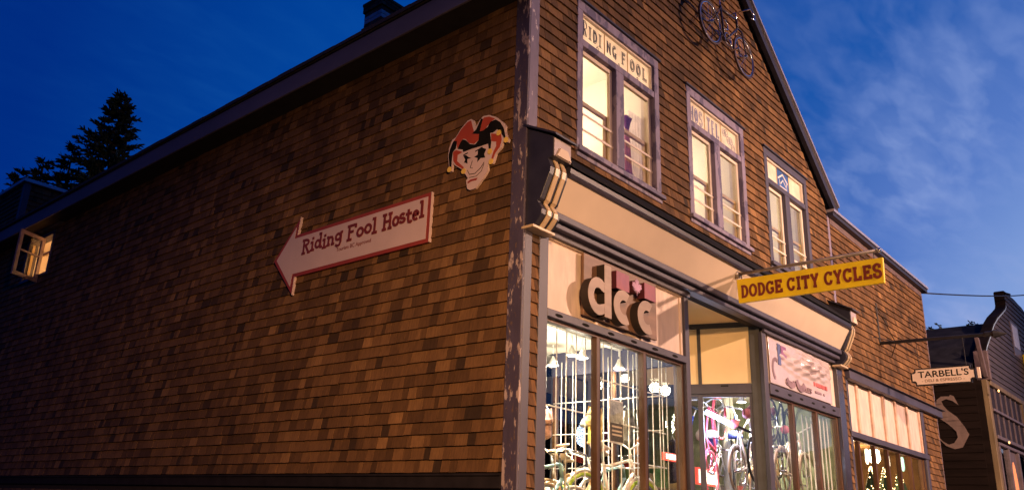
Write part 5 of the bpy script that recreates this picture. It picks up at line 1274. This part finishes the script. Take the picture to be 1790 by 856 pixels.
# tube light and wall goods beyond the entry
tx = thing('tube_light', 'bluish white fluorescent tube light on the dark beam beyond the entry glass', 'lamp', (5.7, 1.0, 3.3))
TBE = M_emit('tube_glow', (0.55, 0.66, 1.0), 16)
MB().tube([(5.45, 1.0, 3.355), (5.78, 0.80, 3.215)], 0.035, 10).build('tube', TBE, tx, smooth=True)
MB().tube([(5.30, 1.16, 3.43), (6.35, 0.46, 3.02)], 0.02, 6).build('beam', IRON, tx)
lamp('tube_glow_light', 'POINT', (5.55, 0.85, 3.1), 60, (0.55, 0.65, 1.0), tx, shadow_soft_size=0.2)
pl = MB().lathe([(0.10, 0), (0.10, 3.8)], (6.72, 1.3, 0.05), 14).build('shop_pillar', M_plain('pillar_paint', (0.36, 0.34, 0.26), 0.6), None, org=(6.72, 1.3, 0.05), smooth=True); tag(pl, 'pale round pillar standing in the shop beyond the entry', 'pillar')
rs = thing('lit_red_sign', 'small red lit strip sign deep in the shop behind the third pane', 'sign', (4.8, 1.3, 2.66))
MB().box(4.60, 1.2, 2.615, 5.08, 1.24, 2.715).build('case', M_emit('red_edge', (1.0, 0.10, 0.06), 2.2), rs)
MB().box(4.64, 1.19, 2.632, 5.04, 1.199, 2.698).build('lamp_face', M_emit('pink_face', (1.0, 0.62, 0.55), 5), rs)
rs2 = thing('lit_counter_sign', 'red edged lit counter sign beyond the entry glass', 'sign', (6.0, 1.6, 2.4))
MB().box(5.60, 1.25, 2.36, 6.22, 1.29, 2.60).build('case', M_emit('red_rim', (0.9, 0.10, 0.06), 0.9), rs2)
MB().box(5.63, 1.235, 2.385, 6.19, 1.249, 2.575).build('lamp_face', M_emit('cream_face', (1.0, 0.85, 0.70), 1.6), rs2)
pt = thing('window_poster', 'dark framed poster with a pale picture hanging in the middle pane', 'poster', (1.89, 0.2, 2.75))
MB().box(1.75, 0.20, 2.525, 2.02, 0.21, 2.975).build('frame', BARS, pt, bevel=0.004)
MB().box(1.765, 0.195, 2.54, 2.005, 0.1995, 2.73).build('print', M_plain('poster_dark', (0.06, 0.05, 0.04), 0.4, var=0.5, scale=30), pt)
MB().box(1.765, 0.195, 2.7305, 2.005, 0.1995, 2.96).build('print', M_plain('poster_grey', (0.34, 0.36, 0.30), 0.4, var=0.5, scale=18), pt)
for zz in (2.60, 2.64, 2.685): MB().box(1.79, 0.192, zz, 1.98, 0.1949, zz+0.018).build('print_line', M_plain('poster_line', (0.55, 0.45, 0.32), 0.5), pt)
def shirt(x, y, z, col, label, rz=0, sc_=1.0):
    t = thing('hanging_shirt', label, 'shirt', (x, y, z), 'jerseys on hangers in the display')
    m_ = M_plain('jersey_cloth', col, 0.8, var=0.65, scale=11, bmp=0.3)
    out_ = [(-0.08, 0), (-0.22, -0.06), (-0.36, -0.30), (-0.26, -0.36), (-0.20, -0.22), (-0.21, -0.62), (0.21, -0.62), (0.20, -0.22), (0.26, -0.36), (0.36, -0.30), (0.22, -0.06), (0.08, 0), (0.0, -0.05)]
    ca, sa = math.cos(rz), math.sin(rz)
    MB().prism([(a*sc_, b*sc_) for a, b in out_], -0.05, 0.05, lambda u, v, d: (x+u*ca-d*sa, y+u*sa+d*ca, z+v)).build('body', m_, t, bevel=0.03)
    MB().tube([(x-0.16*ca, y-0.16*sa, z-0.03), (x, y, z+0.05), (x+0.16*ca, y+0.16*sa, z-0.03)], 0.006, 5).build('hanger', BARS, t)
    return t
shirt(2.10, 0.62, 2.96, (0.62, 0.42, 0.10), 'yellow patterned jersey hanging behind the first wooden mullion', R(20), 0.72)
shirt(1.30, 0.70, 2.83, (0.60, 0.36, 0.28), 'pale pink jersey hanging at the left edge of the left display', R(50), 0.5)
shirt(2.72, 0.62, 3.00, (0.50, 0.52, 0.46), 'grey jersey hanging beside the framed poster', R(10), 0.62)
shirt(5.35, 1.5, 2.98, (0.05, 0.05, 0.10), 'dark navy jersey hanging inside the entry glass', R(40))
shirt(5.62, 2.2, 3.05, (0.60, 0.28, 0.10), 'orange jersey hanging deep behind the entry door', R(20))
shirt(7.4, 1.2, 3.0, (0.40, 0.42, 0.36), 'pale jersey hanging behind the white bars of the right display', R(10))
# shelving with boxed goods, seen through the bars
def shelf(x0, x1, y, z, label, cols):
    t = thing('goods_shelf', label, 'shelf', ((x0+x1)/2, y, z), 'shelves of goods in the shop')
    MB().box(x0, y, z, x1, y+0.3, z+0.03).build('board', SIGNWOOD_L, t)
    MB().box(x0, y+0.24, z-0.35, x0+0.04, y+0.28, z).box(x1-0.04, y+0.24, z-0.35, x1, y+0.28, z).build('bracket', IRON, t)
    return t
k = 0
CARTON = [M_plain('carton_'+n, c, 0.5, var=0.2) for n, c in (('tan', (0.45, 0.30, 0.16)), ('red', (0.45, 0.06, 0.05)), ('white', (0.65, 0.6, 0.55)), ('green', (0.14, 0.25, 0.08)), ('blue', (0.06, 0.12, 0.32)), ('dark', (0.05, 0.045, 0.04)))]
ORD = ['first', 'second', 'third', 'fourth', 'fifth', 'sixth', 'seventh', 'eighth', 'ninth', 'tenth', 'eleventh', 'twelfth', 'thirteenth', 'fourteenth', 'fifteenth', 'sixteenth']
CN = ['tan', 'red', 'white', 'green', 'blue', 'dark']
def stock(x0, x1, y, z, where):
    x = x0+0.03
    n = 0
    while x < x1-0.15:
        wd = 0.12+rnd.random()*0.16; h = 0.12+rnd.random()*0.2; c = rnd.randrange(6)
        b_ = MB().box(x, y+0.03, z+0.031, x+wd, y+0.25, z+0.031+h); b_.mi = 0
        o = b_.build('carton', CARTON[c], None, org=(x+wd/2, y+0.14, z+0.031), bevel=0.006)
        tag(o, '%s carton, %s from the left on the shelf board %s' % (CN[c], ORD[n], where), 'carton', 'cartons in the shop'); n += 1
        x += wd+0.02
for z in (1.9, 2.35):
    shelf(5.6, 7.4, 2.5, z, 'wooden shelf of cartons beyond the entry, %s board' % ('lower' if z < 2.2 else 'upper'), None); stock(5.6, 7.4, 2.5, z, '%s beyond the entry' % ('lower' if z < 2.2 else 'upper'))
for z in (1.75, 2.2):
    shelf(7.2, 7.9, 1.6, z, 'wooden shelf of cartons in the right display, %s board' % ('lower' if z < 2.0 else 'upper'), None); stock(7.2, 7.9, 1.6, z, '%s in the right display' % ('lower' if z < 2.0 else 'upper'))
# display plinths that carry the bicycles
for (x0, x1, y0, y1, z, lab) in ((0.42, 3.0, 0.42, 1.7, 1.38, 'pale display platform carrying the bicycles of the left display'), (5.5, 7.8, 0.40, 1.5, 1.82, 'pale display platform carrying the bicycles of the right display')):
    o = MB().box(x0, y0, 0.03, x1, y1, z).build('display_platform', M_plain('platform_paint', (0.45, 0.40, 0.32), 0.7), None, org=((x0+x1)/2, (y0+y1)/2, 0.03), bevel=0.01); tag(o, lab, 'platform')
# coiled hoses and cables: helmets on pegs
def helmet(x, y, z, c, label):
    o = MB().lathe([(0.002, 0.12), (0.06, 0.112), (0.10, 0.08), (0.12, 0.03), (0.115, 0.0), (0.10, 0.0)], (x, y, z), 14).build('helmet', M_plain('helmet_shell', c, 0.3), None, org=(x, y, z), smooth=True)
    return tag(o, label, 'helmet', 'helmets in the shop')
helmet(5.95, 1.2, 3.05, (0.8, 0.75, 0.72), 'white helmet hung beyond the entry glass below the tube light')
helmet(6.55, 1.1, 3.10, (0.12, 0.16, 0.5), 'blue helmet hung by the pale pillar')
helmet(2.2, 0.75, 2.75, (0.7, 0.68, 0.6), 'pale helmet beside the poster in the left display')
helmet(6.7, 0.7, 2.95, (0.05, 0.05, 0.06), 'black helmet in the second pane of the right display')
helmet(6.6, 0.7, 2.78, (0.7, 0.66, 0.6), 'white helmet in the second pane of the right display')
# ------------------------------------------------------------------ lit trees in the annex
def lit_tree(x, y, h, label):
    t = thing('lit_tree', label, 'lit tree', (x, y, 1.0), 'small lit trees in the annex window')
    MB().lathe([(0.30, 0.0), (0.20, h*0.35), (0.11, h*0.7), (0.004, h)], (x, y, 1.9), 10).build('crown', M_plain('fir_dark', (0.03, 0.06, 0.03), 0.8, var=0.4, scale=20), t)
    MB().tube([(x, y, 0.9), (x, y, 1.9)], 0.02, 6).build('trunk', BARK, t)
    mb = MB()
    for k in range(120):
        f = rnd.random(); a = rnd.random()*6.283; rr = 0.31*(1-f)+0.01
        c = (x+rr*math.cos(a), y+rr*math.sin(a), 1.9+h*f); q = 0.010
        mb.add([(c[0]+q, c[1], c[2]), (c[0]-q, c[1], c[2]), (c[0], c[1]+q, c[2]), (c[0], c[1]-q, c[2]), (c[0], c[1], c[2]+q), (c[0], c[1], c[2]-q)], [(0, 2, 4), (2, 1, 4), (1, 3, 4), (3, 0, 4), (2, 0, 5), (1, 2, 5), (3, 1, 5), (0, 3, 5)])
    mb.build('fairy_lights', M_emit('fairy_glow', (1.0, 0.62, 0.28), 22), t)
lit_tree(10.40, 0.42, 1.10, 'small tree wound with amber lights, first in the annex window')
lit_tree(11.13, 0.42, 1.15, 'small tree wound with amber lights, middle one in the annex window')
lit_tree(11.98, 0.42, 1.20, 'small tree wound with amber lights, third in the annex window')
for i, (x, y, z, w_, lab) in enumerate(((11.08, 0.55, 3.26, 0.15, 'brightest white lamp glaring at the top of the annex window'), (10.52, 0.5, 3.20, 0.045, 'slim lit lamp left of the brightest annex lamp'), (12.0, 0.6, 3.24, 0.05, 'lit lamp behind the fourth pane of the annex window'), (12.55, 0.5, 3.24, 0.05, 'greenish lit lamp at the far end of the annex window'))):
    t = thing('annex_lamp', lab, 'lamp', (x, y, z), 'lamps inside the annex window')
    MB().lathe([(0.02, 0.12), (w_*0.6, 0.09), (w_*0.7, -0.08), (w_*0.4, -0.14), (0.01, -0.15)], (x, y, z), 12).build('glass_shade', M_emit('annex_glow', (1.0, 0.84, 0.58) if i < 3 else (0.6, 1, 0.8), (14, 6, 5, 2)[i]), t, smooth=True)
    if i == 0: lamp('annex_bulb', 'POINT', (x, y+0.5, z-0.3), 130, (1.0, 0.62, 0.28), t, shadow_soft_size=0.15)

# ------------------------------------------------------------------ power line, trees, roof plant
cbm = MB(); a, b = Vector((13.42, 0.0, 6.86)), Vector((34.0, -2.0, 12.5))
cbm.tube([a.lerp(b, i/16)-Vector((0, 0, 0.5*math.sin(math.pi*i/16))) for i in range(17)], 0.016, 5)
tag(cbm.build('power_line', IRON, None, org=a, smooth=True), 'thin black power line running from the annex corner across the sky', 'cable')
rp_p = thing('roof_plant', 'small leafy plant growing on the dark roof ridge of the neighbouring building', 'plant', (19.6, 0.9, 7.4))
st_m, lf_m = MB(), MB()
for k in range(16):
    a = Vector((19.4+rnd.random()*1.4, 0.2+rnd.random()*1.5, 7.35)); b = a+Vector((rnd.uniform(-.3, .3), rnd.uniform(-.3, .3), rnd.uniform(.08, .26)))
    st_m.tube([a, b], 0.01, 4)
    for q in range(9):
        c = a.lerp(b, rnd.uniform(.4, 1.05)); d1 = Vector((rnd.uniform(-1, 1), rnd.uniform(-1, 1), rnd.uniform(-.3, .6))).normalized()*0.11; d2 = d1.orthogonal().normalized()*0.04
        lf_m.add([c, c+d1*0.5+d2, c+d1, c+d1*0.5-d2], [(0, 1, 2, 3)])
st_m.build('stem', BARK, rp_p, kind='stuff'); lf_m.build('foliage', LEAFM, rp_p)
def conifer(x, y, top, r0, label, seed, h=None, dens=1.0):
    q = random.Random(seed)
    t = thing('conifer', label, 'tree', (x, y, 0), 'conifers behind the building')
    MB().tube([(x, y, 0), (x+0.1, y, top*0.5), (x, y, top*0.97)], [0.45, 0.28, 0.03], 8).build('trunk', BARK, t)
    br, nd = MB(), MB()
    z = top*0.40
    while z < top-0.15:
        f = (top-z)/(top*0.60)
        nb_ = max(3, int((4+q.random()*3)*dens))
        for k in range(nb_):
            a = q.random()*6.283; ln = r0*(f**0.8)*q.uniform(0.55, 1.15)+0.15
            tip = Vector((x+ln*math.cos(a), y+ln*math.sin(a), z+ln*q.uniform(-0.05, 0.32)))
            base = Vector((x, y, z))
            midp = base.lerp(tip, 0.55)-Vector((0, 0, 0.10*ln))
            br.tube([base, midp, tip], [0.05, 0.03, 0.008], 4)
            m_ = int(10+ln*26)
            for s_ in range(m_):
                u_ = q.uniform(0.12, 1.04)
                c = (base.lerp(midp, u_/0.55) if u_ < 0.55 else midp.lerp(tip, (u_-0.55)/0.45))
                d = Vector((math.cos(a)+q.uniform(-.9, .9), math.sin(a)+q.uniform(-.9, .9), q.uniform(-.35, .75))).normalized()*q.uniform(0.16, 0.36)
                e = d.cross(Vector((q.uniform(-1, 1), q.uniform(-1, 1), q.uniform(-1, 1)))).normalized()*0.045
                nd.add([c-e, c+e, c+d*0.7+e*0.8, c+d, c+d*0.7-e*0.8], [(0, 1, 2, 3, 4)])
        z += q.uniform(0.20, 0.34)
    br.build('branch', BARK, t); nd.build('crown', NEEDLE, t)
conifer(8.75, 32.7, 20.9, 3.7, 'tallest dark conifer rising behind the roof at the left', 3, dens=2.0)
conifer(7.6, 34.5, 18.2, 2.3, 'shorter dark conifer close left of the tallest one', 5)
conifer(6.75, 35.4, 17.4, 2.0, 'small dark conifer tip further left along the roof line', 8)
conifer(6.05, 36.3, 17.0, 1.7, 'lowest dark conifer tip above the dormer corner', 11)
hv, hf = [], []; hr_ = random.Random(4)
NH = 60
for i in range(NH+1):
    a = R(83+100*i/NH); r_ = 320
    h_ = 46+9*math.sin(i*0.33)+5*math.sin(i*0.9+1)+hr_.uniform(-1.5, 1.5)
    for rr, zz in ((r_-40, -0.4), (r_, h_*0.6), (r_+60, h_), (r_+160, -0.4)): hv.append((rr*math.sin(a), rr*math.cos(a), zz))
for i in range(NH):
    for j in range(3): hf.append((i*4+j, i*4+j+1, i*4+j+5, i*4+j+4))
tag(MB().add(hv, hf).build('added_hills', M_plain('added_hill', (0.03, 0.04, 0.025), 0.95, var=0.4, scale=0.1, spec=0.0), smooth=True), kind='structure')  # unseen hill ring, added so the shop glass reflects a dark band
# ------------------------------------------------------------------ buildings across the street, mirrored in the glass
for i, (x0, x1, h, lab) in enumerate(((-14, 2, 5.0, 'low dark shop across the street, nearest the junction'), (2.5, 16, 6.0, 'taller dark shop across the street facing the entry'), (16.5, 75, 5.0, 'long low dark shop across the street toward the right'))):
    t = thing('street_shop', lab, 'building', ((x0+x1)/2, -20, 0), 'shops across the street')
    B(x0, -22.5, 0, x1, -14.6, h).build('wall', NDARK, t)
    B(x0-0.1, -22.6, h+0.001, x1+0.1, -14.4, h+0.25).build('roof', NROOF, t)
    n = int((x1-x0)/3)
    for k in range(n): MB().box(x0+0.8+k*3, -14.599, 0.7, x0+2.8+k*3, -14.55, 2.6).build('window', SLT, t)
# ------------------------------------------------------------------ street lamps (outside the picture) that light the fronts
def street_lamp(x, y, h, aim, label, energy, color, size, blend, radius):
    t = thing('street_lamp', label, 'street lamp', (x, y, 0), 'street lamps')
    MB().tube([(x, y, 0), (x, y, 0.9), (x, y, h-0.3)], [0.10, 0.07, 0.05], 10).build('post', IRON, t, smooth=True)
    MB().lathe([(0.04, 0.30), (0.22, 0.20), (0.26, 0.06), (0.24, 0.05)], (x, y, h), 14).build('hood', IRON, t, smooth=True)
    MB().lathe([(0.10, 0.16), (0.15, 0.10), (0.12, 0.06), (0.01, 0.055)], (x, y, h), 12).build('lens', M_emit('sodium_lens', color, 6), t, smooth=True)
    l = lamp('lamp_beam', 'SPOT', (x, y, h), energy, color, t, shadow_soft_size=radius, spot_size=R(size), spot_blend=blend)
    l.rotation_euler = (Vector(aim)-Vector((x, y, h))).to_track_quat('-Z', 'Y').to_euler()
    return t
street_lamp(11.0, -11.9, 8.2, (5.0, 0, 4.5), 'tall street lamp across the road beyond the right edge', 12500, (1.0, 0.60, 0.41), 150, 0.4, 0.10)
street_lamp(-5.5, -5.9, 4.7, (0.0, 0.2, 1.4), 'short street lamp near the junction at the corner', 5600, (1.0, 0.53, 0.22), 90, 1.0, 0.12)
street_lamp(1.5, -11.9, 8.2, (10.5, 0, 4.6), 'tall street lamp across the road facing the entry', 13500, (1.0, 0.62, 0.40), 66, 1.0, 0.12)
